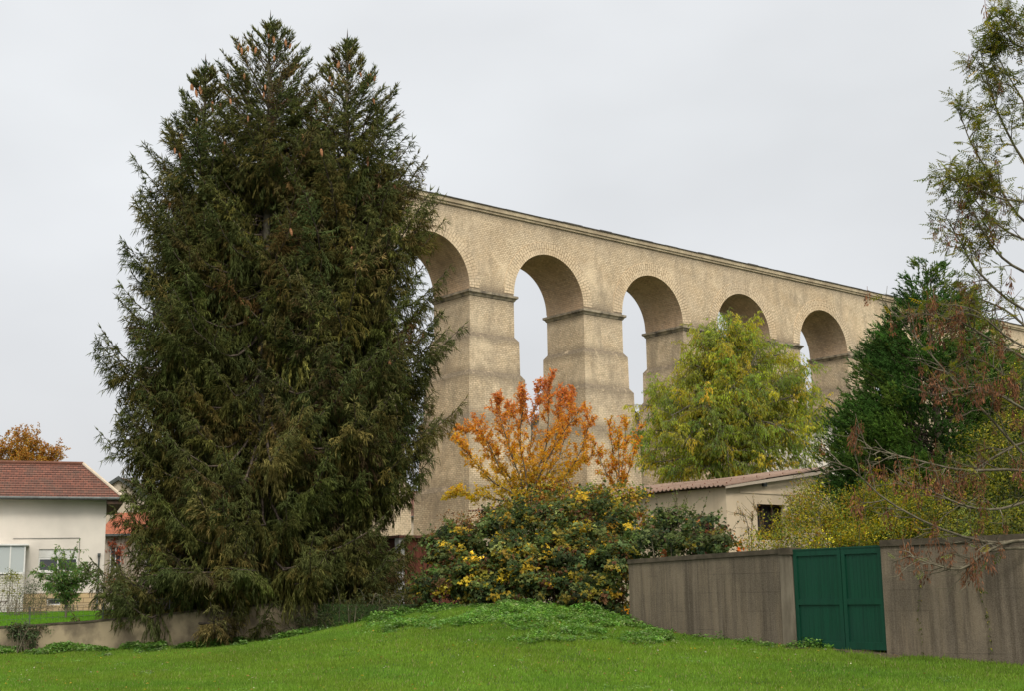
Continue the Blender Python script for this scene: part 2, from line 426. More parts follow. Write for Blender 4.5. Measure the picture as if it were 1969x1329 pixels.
def sprout(pts, n, ln, ang, lo=.2, hi=1., up=0., K=5, wob=.12, side=None):
    """n children on every parent path. ln: fn(t, parent) -> length; ang degrees off the parent"""
    B = len(pts); par = np.repeat(np.arange(B), n); t = lo+(hi-lo)*((np.tile(np.arange(n), B)+rng.uniform(0, 1, B*n))/n)
    p, d = interp(pts, par, t); a, b = frame(d); ph = rng.uniform(0, 6.283, B*n)[:, None]
    rad = a*np.cos(ph)+b*np.sin(ph)
    if side is not None: rad = nrm(rad*(1-side)+np.cross(d, (0, 0, 1.))*np.sign(np.cos(ph))*side)
    an = np.radians(ang+rng.normal(0, 9, B*n))[:, None]; d = nrm(d*np.cos(an)+rad*np.sin(an)); l = ln(t, par)*rng.uniform(.7, 1.15, B*n)
    out_ = np.empty((B*n, K, 3)); out_[:, 0] = p; st = (l/(K-1))[:, None]
    for k in range(1, K):
        d = nrm(d+np.array([0, 0, up/(K-1)])+rng.normal(0, wob, (B*n, 3))); out_[:, k] = out_[:, k-1]+d*st
    return out_, t, par, l


def path(ctrl, K=12):
    """smooth path through control points"""
    c = np.array(ctrl, float); n = len(c)-1; o = []
    cc = np.vstack([2*c[0]-c[1], c, 2*c[-1]-c[-2]])
    for j in range(K):
        x = j/(K-1)*n; i = min(int(x), n-1); u = x-i; p0, p1, p2, p3 = cc[i:i+4]
        o.append(.5*((2*p1)+(p2-p0)*u+(2*p0-5*p1+4*p2-p3)*u*u+(3*p1-p0-3*p2+p3)*u**3))
    return np.array(o)


def vary(col, n, s=.2, hue=.08):
    c = np.array(col, float); k = np.exp(rng.normal(0, s, (n, 1))); h = np.exp(rng.normal(0, hue, (n, 3))); return c[None]*k*h


def palette(cols, wts, n, s=.18, hue=.06):
    c = np.array(cols, float)[rng.choice(len(cols), n, p=np.array(wts)/sum(wts))]; return c*np.exp(rng.normal(0, s, (n, 1)))*np.exp(rng.normal(0, hue, (n, 3)))


# ------------------------------------------------------------------ terrain
CP = []
for y_ in (-30, 0, 14):
    for x_ in (-40, -10, 10, 40): CP.append((x_, y_, -1.6))
for x_ in (-9, -3, 3, 9): CP.append((x_, 22, -1.5))
CP += [(6.3, 26.2, -1.13), (9.5, 24, -1.4), (15, 23, -1.4), (20, 10, -1.6), (3.05, 30.9, -.76), (5.6, 27.2, -1.1), (4.4, 28.8, -.98), (-13.1, 34.5, -1.27), (-8, 34.7, -1.14), (-5.9, 34.3, -1.0),
       (-3.9, 34, -.62), (-2.5, 33, -.38), (-.8, 32.3, -.26), (.6, 31.8, -.26), (2, 31.3, -.45), (-1, 27, -.93), (2.5, 27.5, -.98), (-6, 27, -1.40), (-12, 27, -1.45), (-30, 34, -1.5), (7, 24, -1.33)]
CP = np.array(CP, float)


def _k(r): return np.where(r > 0, r*r*np.log(r+1e-9), 0)


_D = np.linalg.norm(CP[:, None, :2]-CP[None, :, :2], axis=-1); n_ = len(CP); A_ = np.zeros((n_+3, n_+3)); A_[:n_, :n_] = _k(_D)+np.eye(n_)*.05
A_[:n_, n_] = 1; A_[:n_, n_+1:] = CP[:, :2]; A_[n_:, :n_] = A_[:n_, n_:].T
_W = np.linalg.solve(A_, np.concatenate([CP[:, 2], [0, 0, 0]]))


def lawn_z(x, y):
    x = np.asarray(x, float); y = np.asarray(y, float); d = np.hypot(x[..., None]-CP[:, 0], y[..., None]-CP[:, 1])
    return _k(d)@_W[:n_]+_W[n_]+_W[n_+1]*x+_W[n_+2]*y


FL = [(-60, 37), (-13.5, 35.15), (-5.9, 34.7), (-3.9, 34.3), (-2.5, 33.3), (-.8, 32.6), (.6, 32.0), (2, 31.5), (3.0, 31.0), (5.68, 27.35), (7.1, 25.65), (9.4, 24.4), (16, 20.5), (60, 0)]
FX = np.array([a for a, b in FL]); FY = np.array([b for a, b in FL])


def fence_y(x): return np.interp(x, FX, FY)


def garden_z(x, y):
    """ground beyond the walls"""
    x = np.asarray(x, float); y = np.asarray(y, float)
    left = np.interp(x, [-14, -9, -5, -2, 3, 6, 12], [-.62, -.40, -.12, -.2, -.5, -.8, -1.0]); far = np.interp(x, [-30, -15, 0, 20, 40], [-.42, -.40, -.1, .6, 1.2])
    k = np.clip((y-fence_y(x))/25, 0, 1); z = left*(1-k)+far*k
    return z+np.clip((y-95)/120, 0, 1)*8*np.clip((x+20)/60, 0, 1)


def sheet(name, xs, ys_fn, zf, mat, rows):
    X = np.repeat(xs[None], rows, 0); T = np.linspace(0, 1, rows)[:, None]; Y = ys_fn(X, T); Z = zf(X, Y)
    V = np.stack([X, Y, Z], -1).reshape(-1, 3); n = len(xs); i = np.arange(rows-1)[:, None]*n+np.arange(n-1)[None]
    F_c = np.stack([i, i+1, i+n+1, i+n], -1).reshape(-1, 4); return fast(name, V, F_c, None, mat, smooth=True)


xs = np.concatenate([np.linspace(-60, -16, 20), np.linspace(-15.5, 16, 160), np.linspace(17, 60, 20)])
lawn = sheet('lawn', xs, lambda X, T: -30+(fence_y(X)+.6+30)*(T**.6), lawn_z, MT['lawn'], 120); tag(lawn, kind='structure')
xs2 = np.concatenate([np.linspace(-600, -70, 10), np.linspace(-60, -21, 20), np.linspace(-20, 20, 90), np.linspace(22, 60, 20), np.linspace(70, 600, 10)])
gd = sheet('garden_ground', xs2, lambda X, T: fence_y(X)+.25+np.where(T < .012, 0, 900*(T**3)), lambda X, Y: garden_z(X, Y)-np.where(Y-fence_y(X) < .2501, 3., 0), MT['lawn'], 110); tag(gd, kind='structure')

# ------------------------------------------------------------------ aqueduct (local axes: x along, y into the wall, z up)
AZ, S_, PW, TH = .7039, 9.0, 3.3365, 3.4216
ZC, ZI, RAD, ZCEN = 22.71, 17.49, (9.0-3.3365)/2, 20.4536-(9.0-3.3365)/2
aq = empty('aqueduct', (-2.3963, 75.0902, 0), AZ)
tag(aq, 'tall ancient stone aqueduct of rounded arches running off behind the trees', 'aqueduct')
K0, K1 = -1, 9
SL, SR = -13.0, K1*S_+PW
ZT = ZC-.48
mb = MB()
NA = 28
for side in (0, 1):
    q = 0 if side == 0 else TH

    def vq(P4, tints=None):
        v = [(a, q, b) for a, b in P4]; uv = [(a, b) for a, b in P4]
        if side: v = v[::-1]; uv = uv[::-1]; tints = tints[::-1] if tints else None
        mb.add(v, [(0, 1, 2, 3)], [uv], 0, tints if tints else 0.)
    for k in range(K0, K1+1):
        a = SL if k == K0 else k*S_; b = k*S_+PW
        xs_ = np.linspace(a, b, 4)
        for i in range(3):
            zz = [ZI-.02, ZI+.55, 19.3, ZT-.5, ZT]
            tt = [1., .25, .0, .15, .7]
            for j in range(4): vq([(xs_[i], zz[j]), (xs_[i+1], zz[j]), (xs_[i+1], zz[j+1]), (xs_[i], zz[j+1])], [tt[j], tt[j], tt[j+1], tt[j+1]])
        if k < K1:
            c = b+RAD
            pr = [(c-RAD, ZI-.02)]+[(c-RAD*math.cos(t), ZCEN+RAD*math.sin(t)) for t in np.linspace(0, math.pi, NA+1)]+[(c+RAD, ZI-.02)]
            for (xa, za), (xb, zb) in zip(pr[:-1], pr[1:]):
                if abs(xb-xa) < 1e-4: continue
                vq([(xa, za), (xb, zb), (xb, ZT-.5), (xa, ZT-.5)], [0., 0., .15, .15]); vq([(xa, ZT-.5), (xb, ZT-.5), (xb, ZT), (xa, ZT)], [.15, .15, .7, .7])
# ends, top
mb.quad((SL, TH, ZI), (SL, 0, ZI), (SL, 0, ZT), (SL, TH, ZT), [(TH, ZI), (0, ZI), (0, ZT), (TH, ZT)])
mb.quad((SR, 0, ZI), (SR, TH, ZI), (SR, TH, ZT), (SR, 0, ZT), [(0, ZI), (TH, ZI), (TH, ZT), (0, ZT)])
aw = mb.build('arcade_wall', MT['stone'], aq)
for k in range(K0, K1):
    # soffit vault and ring of voussoirs
    c = k*S_+PW+RAD; mb = MB(); arc = 0.
    pr = [(c-RAD, ZI)]+[(c-RAD*math.cos(t), ZCEN+RAD*math.sin(t)) for t in np.linspace(0, math.pi, NA+1)]+[(c+RAD, ZI)]
    for (xa, za), (xb, zb) in zip(pr[:-1], pr[1:]):
        l = math.hypot(xb-xa, zb-za)
        mb.quad((xa, 0, za), (xa, TH, za), (xb, TH, zb), (xb, 0, zb), [(0, arc), (TH, arc), (TH, arc+l), (0, arc+l)]); arc += l
    mb.build('vault', MT['soffit'], aq)
    R1 = RAD+.74 if k != 1 else RAD+.80
    for side, yy in ((0, -.025), (1, TH+.025)):
        mb = MB()
        for (r0, r1) in ((RAD-.012, (RAD+R1)/2-.006), ((RAD+R1)/2+.006, R1)):
            ts = np.linspace(0, math.pi, 61)
            for ta, tb in zip(ts[:-1], ts[1:]):
                p = [(c-r0*math.cos(ta), yy, ZCEN+r0*math.sin(ta)), (c-r0*math.cos(tb), yy, ZCEN+r0*math.sin(tb)), (c-r1*math.cos(tb), yy, ZCEN+r1*math.sin(tb)), (c-r1*math.cos(ta), yy, ZCEN+r1*math.sin(ta))]
                uv = [(r0-RAD, ta*RAD), (r0-RAD, tb*RAD), (r1-RAD, tb*RAD), (r1-RAD, ta*RAD)]
                if side == 0: p = p[::-1]; uv = uv[::-1]
                mb.add(p, [(0, 1, 2, 3)], [uv])
                y2 = 0 if side == 0 else TH
                for r in (r0, r1):
                    e = [(c-r*math.cos(ta), yy, ZCEN+r*math.sin(ta)), (c-r*math.cos(tb), yy, ZCEN+r*math.sin(tb)), (c-r*math.cos(tb), y2, ZCEN+r*math.sin(tb)), (c-r*math.cos(ta), y2, ZCEN+r*math.sin(ta))]
                    mb.add(e, [(0, 1, 2, 3)], None)
        mb.build('arch_ring', MT['ring'], aq)
LEV = [(ZI-.30, .0), (14.98, .0), (14.70, .2), (12.70, .22), (12.40, .42), (10.15, .44), (9.85, .62), (6.15, .66), (5.85, .85), (-1.5, .95)]


def pier(a, b, name):
    mb = MB()
    for (z1, o1), (z0, o0) in zip(LEV[:-1], LEV[1:]):
        ledge = (z1-z0) < .4
        segs = [(z1, o1, z0, o0)]
        if not ledge:
            zm, zq = z1-(z1-z0)*.22, z1-(z1-z0)*.8
            om = o1+(o0-o1)*.22; oq = o1+(o0-o1)*.8; segs = [(z1, o1, zm, om, .45), (zm, om, zq, oq, .12), (zq, oq, z0, o0, .12)]
        cuts = [(s_[0], s_[1], s_[2], s_[3]) for s_ in segs]
        for i, (za, oa, zb, ob) in enumerate(cuts):
            def rect(o, z): return [(a-o, -o, z), (b+o, -o, z), (b+o, TH+o, z), (a-o, TH+o, z)]
            T_, B_ = rect(oa, za), rect(ob, zb)
            tt, tb = (1., 1.) if ledge else ((.7, .15), (.15, .1), (.1, .55))[i]
            for s in range(4):
                e = (s+1) % 4; u0 = [0, b-a, b-a+TH, 2*(b-a)+TH][s]; wd = (b-a) if s % 2 == 0 else TH
                mb.add([B_[s], B_[e], T_[e], T_[s]], [(0, 1, 2, 3)], [[(u0, zb), (u0+wd, zb), (u0+wd, za), (u0, za)]], 0, [tb, tb, tt, tt])
    p = mb.build(name, MT['stone'], aq)
    # impost moulding: a sloped fillet and a projecting slab, chipped here and there
    mb = MB(); z = ZI-.30
    prof = [(0, z-.08), (.05, z-.04), (.10, z+.06), (.20, z+.13), (.20, z+.26), (.02, z+.30)]
    r_ = random.Random(int(a*7+100))
    nS = 10
    per = []
    for s in range(4):
        for i in range(nS):
            t = i/nS
            P_ = [(a, 0), (b, 0), (b, TH), (a, TH)]; x0, y0 = P_[s]; x1, y1 = P_[(s+1) % 4]
            nx, ny = [(0, -1), (1, 0), (0, 1), (-1, 0)][s]; pn = [(-1, 0), (0, -1), (1, 0), (0, 1)][s]
            if i == 0: nx, ny = nx+pn[0], ny+pn[1]
            k = r_.uniform(.35, .9) if (r_.random() < .28 and i and a > 12) else 1.
            per.append((x0+(x1-x0)*t, y0+(y1-y0)*t, nx*k, ny*k))
    rings = [[(x+nx*o, y+ny*o, zz) for x, y, nx, ny in per] for o, zz in prof]
    n = len(per)
    for i in range(len(prof)-1):
        for j in range(n):
            e = (j+1) % n; mb.quad(rings[i][j], rings[i][e], rings[i+1][e], rings[i+1][j])
    im = mb.build('impost', MT['impost'], p)


for k in range(K0, K1+1):
    pier(SL if k == K0 else k*S_, k*S_+PW, 'pier')
mb = MB()    # stone cornice band under the slabs
for y0, y1 in ((-.10, .0), (TH, TH+.10)):
    mb.box(SL-.1, SR+.1, y0-.0, y1, ZT+.02, ZT+.16); mb.box(SL-.12, SR+.12, y0-(.08 if y0 < 0 else -.0), y1+(.08 if y0 > 0 else 0), ZT+.16, ZT+.40)
mb.box(SL, SR, 0, TH, ZT, ZT+.39)
mb.build('cornice', MT['cornice'], aq)
mb = MB(); x = SL-.2; rr = random.Random(4)
while x < SR:
    l = rr.uniform(.9, 1.7); h = ZC-.03+rr.uniform(-.012, .012)+(.04 if rr.random() < .07 else 0)
    mb.box(x, x+l-.012, -.24-rr.uniform(0, .02), TH+.26, ZT+.402, h); x += l
mb.build('coping', MT['coping'], aq)
# ---- BUILDINGS ----
def corner_frame(p0, p1):
    """matrix with x from p0 to p1 along the ground, y to the far side"""
    d = Vector((p1[0]-p0[0], p1[1]-p0[1], 0)); a = math.atan2(d.y, d.x)
    return a, d.length


def roof_plane(mb, a, b, c, d, courses, tx, mat=0, step=.03):
    """stepped tile courses between eave a-b and ridge d-c (any quad); thickness from real steps"""
    a, b, c, d = [np.array(p, float) for p in (a, b, c, d)]
    n = np.cross(b-a, d-a); n = n/np.linalg.norm(n); n = n if n[2] > 0 else -n; H = np.linalg.norm((d-a)-np.dot(d-a, nrm(b-a))*nrm(b-a))
    for i in range(courses):
        t0, t1 = i/courses, (i+1)/courses
        l0, r0 = a+(d-a)*t0, b+(c-b)*t0; l1, r1 = a+(d-a)*t1, b+(c-b)*t1
        A, B, Cc, D = l0+n*step, r0+n*step, r1+n*.004, l1+n*.004
        u0, u1 = np.dot(l0-a, nrm(b-a)), np.dot(r0-a, nrm(b-a)); w0, w1 = np.dot(l1-a, nrm(b-a)), np.dot(r1-a, nrm(b-a))
        off = i*.5*tx
        mb.add([A, B, Cc, D], [(0, 1, 2, 3)], [[(u0, t0*H), (u1, t0*H), (w1, t1*H-.001), (w0, t1*H-.001)]], mat)
        mb.add([l0, r0, B, A], [(0, 1, 2, 3)], [[(u0, t0*H+.1), (u1, t0*H+.1), (u1, t0*H+.12), (u0, t0*H+.12)]], mat)


# --- white house on the left
HX0, HX1, HY0, HY1, HZ0, HZ1 = -31.0, -19.74, 65.0, 72.0, -.45, 4.93
HROT = math.radians(19)
def hp(px, py, off=0.):
    """photo pixel -> (x, z) on the house front before the house is turned about its right corner; off = metres behind the front"""
    u = np.array([math.cos(HROT), math.sin(HROT)]); v = np.array([-u[1], u[0]]); o = np.array([HX1, HY0]); d = at(px, py, 1.0)
    p = d*(((o+v*off)@v)/(d[:2]@v)); return HX1+float((p[:2]-o)@u), float(p[2])
hs_ = tag(empty('white_house', (HX1, HY0, -.45)), 'white rendered two storey house with brown tiled hip roof at left edge', 'house')
def part(mb, name, mat, parent, **k):
    o = mb.build(name, mat, **k); bpy.context.view_layer.update(); o.parent = parent
    o.matrix_parent_inverse = parent.matrix_world.inverted(); return o
bpy.context.view_layer.update()
wx0, wx1, wz0, wz1 = hp(75, 1057)[0], hp(150, 1057)[0], hp(75, 1100)[1], hp(75, 1057)[1]
bx0, bx1, bz0, bz1 = hp(90, 1152)[0], hp(117, 1152)[0], hp(90, 1165)[1], hp(90, 1152)[1]
ZP = hp(140, 1141)[1]
mb = MB()
def wall_with_holes(mb, x0, x1, z0, z1, y, holes, depth, mat=0):
    """front wall in the plane y with rectangular holes and reveals of real depth"""
    xs_ = sorted({x0, x1, *[h[0] for h in holes], *[h[1] for h in holes]}); zs_ = sorted({z0, z1, *[h[2] for h in holes], *[h[3] for h in holes]})
    for xa, xb in zip(xs_[:-1], xs_[1:]):
        for za, zb in zip(zs_[:-1], zs_[1:]):
            cx_, cz_ = (xa+xb)/2, (za+zb)/2
            if any(h[0] < cx_ < h[1] and h[2] < cz_ < h[3] for h in holes): continue
            mb.quad((xa, y, za), (xb, y, za), (xb, y, zb), (xa, y, zb), [(xa, za), (xb, za), (xb, zb), (xa, zb)], mat)
    for a, b, c, d in holes:
        for q in (((a, y, c), (a, y+depth, c), (a, y+depth, d), (a, y, d)), ((b, y+depth, c), (b, y, c), (b, y, d), (b, y+depth, d)),
                  ((a, y, d), (a, y+depth, d), (b, y+depth, d), (b, y, d)), ((a, y+depth, c), (a, y, c), (b, y, c), (b, y+depth, c))): mb.quad(*q, None, mat)
wall_with_holes(mb, HX0, HX1, ZP, HZ1, HY0, [(wx0, wx1, wz0, wz1), (-30, -28.2, 2.6, 4.0)], .22)
mb.quad((HX1, HY0, HZ0), (HX1, HY1, HZ0), (HX1, HY1, HZ1), (HX1, HY0, HZ1)); mb.quad((HX0, HY1, HZ0), (HX0, HY0, HZ0), (HX0, HY0, HZ1), (HX0, HY1, HZ1)); mb.quad((HX1, HY1, HZ0), (HX0, HY1, HZ0), (HX0, HY1, HZ1), (HX1, HY1, HZ1))
hw = part(mb, 'wall', MT['house'], hs_)
mb = MB(); wall_with_holes(mb, HX0-.03, HX1+.035, HZ0-.3, ZP-.03, HY0-.04, [(bx0, bx1, bz0, bz1)], .26)
mb.quad((HX1+.035, HY0-.04, HZ0-.3), (HX1+.035, HY1, HZ0-.3), (HX1+.035, HY1, ZP-.03), (HX1+.035, HY0-.04, ZP-.03), [(0, -.3), (7, -.3), (7, 1), (0, 1)])
mb.quad((HX0, HY0-.04, ZP-.03), (HX1+.035, HY0-.04, ZP-.03), (HX1+.035, HY0+.0, ZP), (HX0, HY0+.0, ZP))
part(mb, 'plinth', MT['quarry'], hs_)
def window(parent, x0, x1, z0, z1, y, shutter=0., mull=1, matf='white_paint', sill=True):
    mb = MB(); t = .06
    zt = z1-shutter*(z1-z0)
    for a, b, c, d in ((x0, x0+t, z0, zt), (x1-t, x1, z0, zt), (x0+t, x1-t, z0, z0+t), (x0+t, x1-t, zt-t, zt)): mb.box(a, b, y+.08, y+.14, c, d)
    for i in range(1, mull+1):
        xm = x0+(x1-x0)*i/(mull+1); mb.box(xm-.035, xm+.035, y+.075, y+.145, z0+t, zt-t)
    f = part(mb, 'window', MT[matf], parent)
    mb = MB(); mb.box(x0+.01, x1-.01, y+.10, y+.12, z0+.01, zt-.01); part(mb, 'pane', MT['glass'], f)
    if shutter:
        mb = MB(); n = max(3, int((z1-zt)/.05))
        for i in range(n):
            za, zb = zt+(z1-zt)*i/n, zt+(z1-zt)*(i+1)/n
            mb.quad((x0, y+.075, za), (x1, y+.075, za), (x1, y+.055, zb-.006), (x0, y+.055, zb-.006)); mb.quad((x0, y+.055, zb-.006), (x1, y+.055, zb-.006), (x1, y+.075, zb), (x0, y+.075, zb))
        part(mb, 'roller_shutter', MT['white_paint'], f)
    if sill: mb = MB(); mb.box(x0-.08, x1+.08, y-.07, y+.08, z0-.07, z0+.004); part(mb, 'sill', MT['white_paint'], f)
    return f
window(hs_, wx0, wx1, wz0, wz1, HY0, .40, 1)
window(hs_, bx0, bx1, bz0, bz1, HY0-.04, 0, 0, sill=False)
window(hs_, -30, -28.2, 2.6, 4.0, HY0, .2, 1)
mb = MB(); O = .75; RY = 68.5; RX, RZ = hp(160, 890, 3.5); RZ -= .12; ez = HZ1-.04
roof_plane(mb, (HX0-O, HY0-O, ez), (HX1+O, HY0-O, ez), (RX, RY, RZ), (HX0-O, RY, RZ), 15, .24, 0, .035)
roof_plane(mb, (HX1+O, HY0-O, ez), (HX1+O, HY1+O, ez), (RX, RY, RZ), (RX, RY, RZ), 15, .24, 0, .035)
roof_plane(mb, (HX1+O, HY1+O, ez), (HX0-O, HY1+O, ez), (HX0-O, RY, RZ), (RX, RY, RZ), 15, .24, 0, .035)
rf = part(mb, 'roof', MT['tiles'], hs_)
mb = MB(); mb.tube([(HX1+O, HY0-O, ez+.05), (RX, RY, RZ+.05)], .085, 8); mb.tube([(HX1+O, HY1+O, ez+.05), (RX, RY, RZ+.05)], .085, 8); part(mb, 'hip_tiles', MT['farwall'], rf)
mb = MB(); mb.tube([(RX, RY, RZ+.05), (HX0-O, RY, RZ+.05)], .10, 8); part(mb, 'ridge_tiles', MT['tiles2'], rf)
mb = MB(); mb.box(HX0-O+.02, HX1+O-.02, HY0-O+.02, HY0-.0, ez-.03, ez-.01); mb.box(HX1+.002, HX1+O-.02, HY0, HY1+O-.02, ez-.03, ez-.01); mb.box(HX1+.002, HX1+O-.03, HY0-O+.03, HY1+O-.03, ez-.26, ez-.035); part(mb, 'soffit', MT['soffitwood'], rf)
mb = MB(); mb.tube([(HX0-O, HY0-O-.06, ez+.0), (HX1+O+.06, HY0-O-.06, ez+.0), (HX1+O+.06, HY1+O, ez)], .075, 8); mb.tube([(HX1-.25, HY0-.08, 2.2), (HX1-.25, HY0-.08, HZ0)], .045, 6)
mb.box(HX1-.32, HX1-.18, HY0-.16, HY0-.01, 2.2, 2.32); part(mb, 'gutter', MT['zinc'], hs_)
mb = MB(); mb.tube([(-23.9, HY0-.035, 3.02), (-20.9, HY0-.035, 3.05)], .012, 5); mb.tube([(-20.9, HY0-.035, 3.05), (-20.9, HY0-.035, 1.2)], .012, 5); part(mb, 'wall_cable', MT['zinc'], hs_)
# glazed porch at the frame's edge
g = hp(50, 1050, -2.1); mb = MB(); px1 = g[0]; zt = g[1]; zb = HZ0-.1
mb.box(px1-.24, px1, 62.8, 63.1, zb, hp(45, 1105, -2.1)[1]); mb.box(px1-3.2, px1-.24, 62.8, 62.95, zb, hp(45, 1107, -2.1)[1]); pc = part(mb, 'porch_wall', MT['whitebrick'], hs_)
mb = MB(); z5 = hp(45, 1105, -2.1)[1]
for i in range(5): mb.box(px1-.06-i*.62, px1-i*.62, 62.84, 62.92, z5-(1.6 if i else 0), zt)
mb.box(px1-3.2, px1+.12, 62.76, 64.99, zt, zt+.07); mb.box(px1-3.2, px1, 62.84, 62.92, z5+.02, z5+.07); pf = part(mb, 'porch_frame', MT['white_paint'], hs_)
M_ = Mat('frosted_glass'); M_.col((.42, .45, .44)); M_.b.inputs['Roughness'].default_value = .3; MT['frost'] = M_.m
mb = MB(); mb.box(px1-3.1, px1-.03, 62.87, 62.89, z5+.0, zt); mb.box(px1-.05, px1-.03, 62.9, 64.9, z5, zt); part(mb, 'porch_glazing', MT['frost'], pf)
hs_.rotation_euler.z = HROT


def gable_house(name, label, cx_, cy_, w_, d_, z0, ze, zr, rz, wallm, tilem, wins=(), group=None, over=.4, ridge='x', chimney=False, courses=14):
    r = tag(empty(name, (cx_, cy_, z0), rz), label, 'house', group); x0, x1, y0, y1 = -w_/2, w_/2, 0, d_
    ze -= z0; zr -= z0
    mb = MB(); wall_with_holes(mb, x0, x1, 0, ze, y0, list(wins), .2)
    mb.quad((x1, y0, 0), (x1, y1, 0), (x1, y1, ze), (x1, y0, ze)); mb.quad((x0, y1, 0), (x0, y0, 0), (x0, y0, ze), (x0, y1, ze)); mb.quad((x1, y1, 0), (x0, y1, 0), (x0, y1, ze), (x1, y1, ze))
    if ridge == 'x':
        ym = d_/2
        for x, s in ((x0, 1), (x1, -1)): mb.add([(x, y1 if s > 0 else y0, ze), (x, y0 if s > 0 else y1, ze), (x, ym, zr-.03)], [(0, 1, 2)])
    else:
        for y, s in ((y0, 1), (y1, -1)): mb.add([(x0 if s > 0 else x1, y, ze), (x1 if s > 0 else x0, y, ze), (0, y, zr-.03)], [(0, 1, 2)])
    mb.build('wall', wallm, r)
    mb = MB(); o = over
    if ridge == 'x':
        k = (zr-ze)/(d_/2)*o; ym = d_/2
        roof_plane(mb, (x0-o, y0-o, ze-k), (x1+o, y0-o, ze-k), (x1+o, ym, zr), (x0-o, ym, zr), courses, .22)
        roof_plane(mb, (x1+o, y1+o, ze-k), (x0-o, y1+o, ze-k), (x0-o, ym, zr), (x1+o, ym, zr), courses, .22)
        for x in (x0-o, x1+o):
            mb.add([(x, y0-o, ze-k-.14), (x, y0-o, ze-k+.02), (x, ym, zr+.02), (x, ym, zr-.14)], [(0, 1, 2, 3)]); mb.add([(x, ym, zr-.14), (x, ym, zr+.02), (x, y1+o, ze-k+.02), (x, y1+o, ze-k-.14)], [(0, 1, 2, 3)])
    else:
        k = (zr-ze)/(w_/2)*o
        roof_plane(mb, (x0-o, y1+o, ze-k), (x0-o, y0-o, ze-k), (0, y0-o, zr), (0, y1+o, zr), courses, .22)
        roof_plane(mb, (x1+o, y0-o, ze-k), (x1+o, y1+o, ze-k), (0, y1+o, zr), (0, y0-o, zr), courses, .22)
    rf = mb.build('roof', tilem, r)
    mb = MB()
    if ridge == 'x': mb.box(x0-o, x1+o, y0-o-.1, y0-o, ze-k-.12, ze-k+.02)
    else:
        for s in (-1, 1):
            xe = s*(w_/2+o); 
            mb.add([(xe, y0-o-.02, ze-k-.25), (xe, y0-o-.02, ze-k+.05), (0, y0-o-.02, zr+.07), (0, y0-o-.02, zr-.25)], [(0, 1, 2, 3)]); mb.add([(xe, y0-o, ze-k-.25), (xe, y0, ze-k-.25), (0, y0, zr-.25), (0, y0-o, zr-.25)], [(0, 1, 2, 3)])
    mb.build('bargeboard' if ridge != 'x' else 'gutter', MT['zinc'], rf)
    for (a, b, c, d) in wins:
        mb = MB(); t = .06
        for q in ((a, a+t, c, d), (b-t, b, c, d), (a+t, b-t, c, c+t), (a+t, b-t, d-t, d), ((a+b)/2-.03, (a+b)/2+.03, c+t, d-t)): mb.box(q[0], q[1], .1, .15, q[2], q[3])
        f = mb.build('window', MT['white_paint'], r); mb = MB(); mb.box(a+.01, b-.01, .12, .135, c+.01, d-.01); mb.build('pane', MT['glass'], f)
        mb = MB(); mb.box(a-.1, b+.1, -.06, .08, c-.1, c-.01); mb.build('sill', MT['farwall'], f)
    if chimney:
        mb = MB(); zc_ = zr+.5; mb.box(w_*.2, w_*.2+.6, d_*.5-.3, d_*.5+.3, zr-.5, zc_+.4); mb.box(w_*.2-.05, w_*.2+.65, d_*.5-.35, d_*.5+.35, zc_+.4, zc_+.5); mb.build('chimney', MT['tiles3'], rf)
    return r


e1 = at(205, 1028, 84); r1 = at(207, 988, 88)
gable_house('old_house', 'low old house with bright orange tiled roof between white house and spruces', e1[0]+6.0, 84, 12, 8, -.5, e1[2]+.1, r1[2], .04, MT['oldwall'], MT['tiles2'], [(-5.7, -5.0, 2.2, 3.9), (-3.5, -2.6, 2.2, 3.9), (0, 1, 2.2, 3.9)], courses=18)
g1 = at(234, 948, 104)
gable_house('cream_house', 'pale pinkish gable end rising behind the orange roofed house', g1[0]-.2, 104, 7, 9, -.5, at(205, 975, 104)[2], g1[2]+1.2, 0, MT['farwall'], MT['tiles3'], [(-1.2, -.2, 3, 4.6), (1, 2, 3, 4.6)], ridge='y', over=.3)
g4 = at(745, 938, 118)
gable_house('village_house', 'distant pale house with rust tiled roof glimpsed between spruce and first pier', g4[0], 118, 16, 9, -.5, at(745, 990, 118)[2], g4[2], 0, MT['farwall'], MT['tiles3'], [(-5, -4, 1.5, 3), (-1, 0, 1.5, 3), (4, 5, 1.5, 3)])
g2 = at(1128, 715, 108)
gable_house('tall_house', 'tall house with rust tiled gable seen through the arches', g2[0], 108, 11.6, 12, 1, g2[2]-5.4, g2[2]+.4, 0, MT['oldwall'], MT['tiles3'], [(-4.5, -3.4, 6.5, 8.2), (3.2, 4.3, 6.5, 8.2), (-.6, .6, 6.5, 8.2)], ridge='y', over=.5)
g3 = at(1545, 812, 84)
gable_house('annex_house', 'small white walled house with dark eaves behind the weeping willow', g3[0]+.6, 82, 7.5, 7, -.8, g3[2]-.2, g3[2]+.5, 0, MT['house'], MT['coping'], [(-2.6, -1.6, 5, 6.4), (1.6, 2.6, 5, 6.4)])

# --- shed with corrugated roof: corner C0, long wall runs back-left, gable side runs back-right
c0 = at(1395, 931, 38.0); cL = at(925, 981, 47.6)
uL = nrm(np.array([cL[0]-c0[0], cL[1]-c0[1]])); LL = float(np.hypot(cL[0]-c0[0], cL[1]-c0[1])); uR = np.array([-uL[1], uL[0]])
if uR[1] < 0: uR = -uR
ang = math.atan2(uR[1], uR[0]); WR = 4.6; ZG = -1.2
sh = tag(empty('lean_to_shed', (c0[0], c0[1], 0), ang), 'cream rendered shed with brownish corrugated roof behind the concrete wall', 'shed')
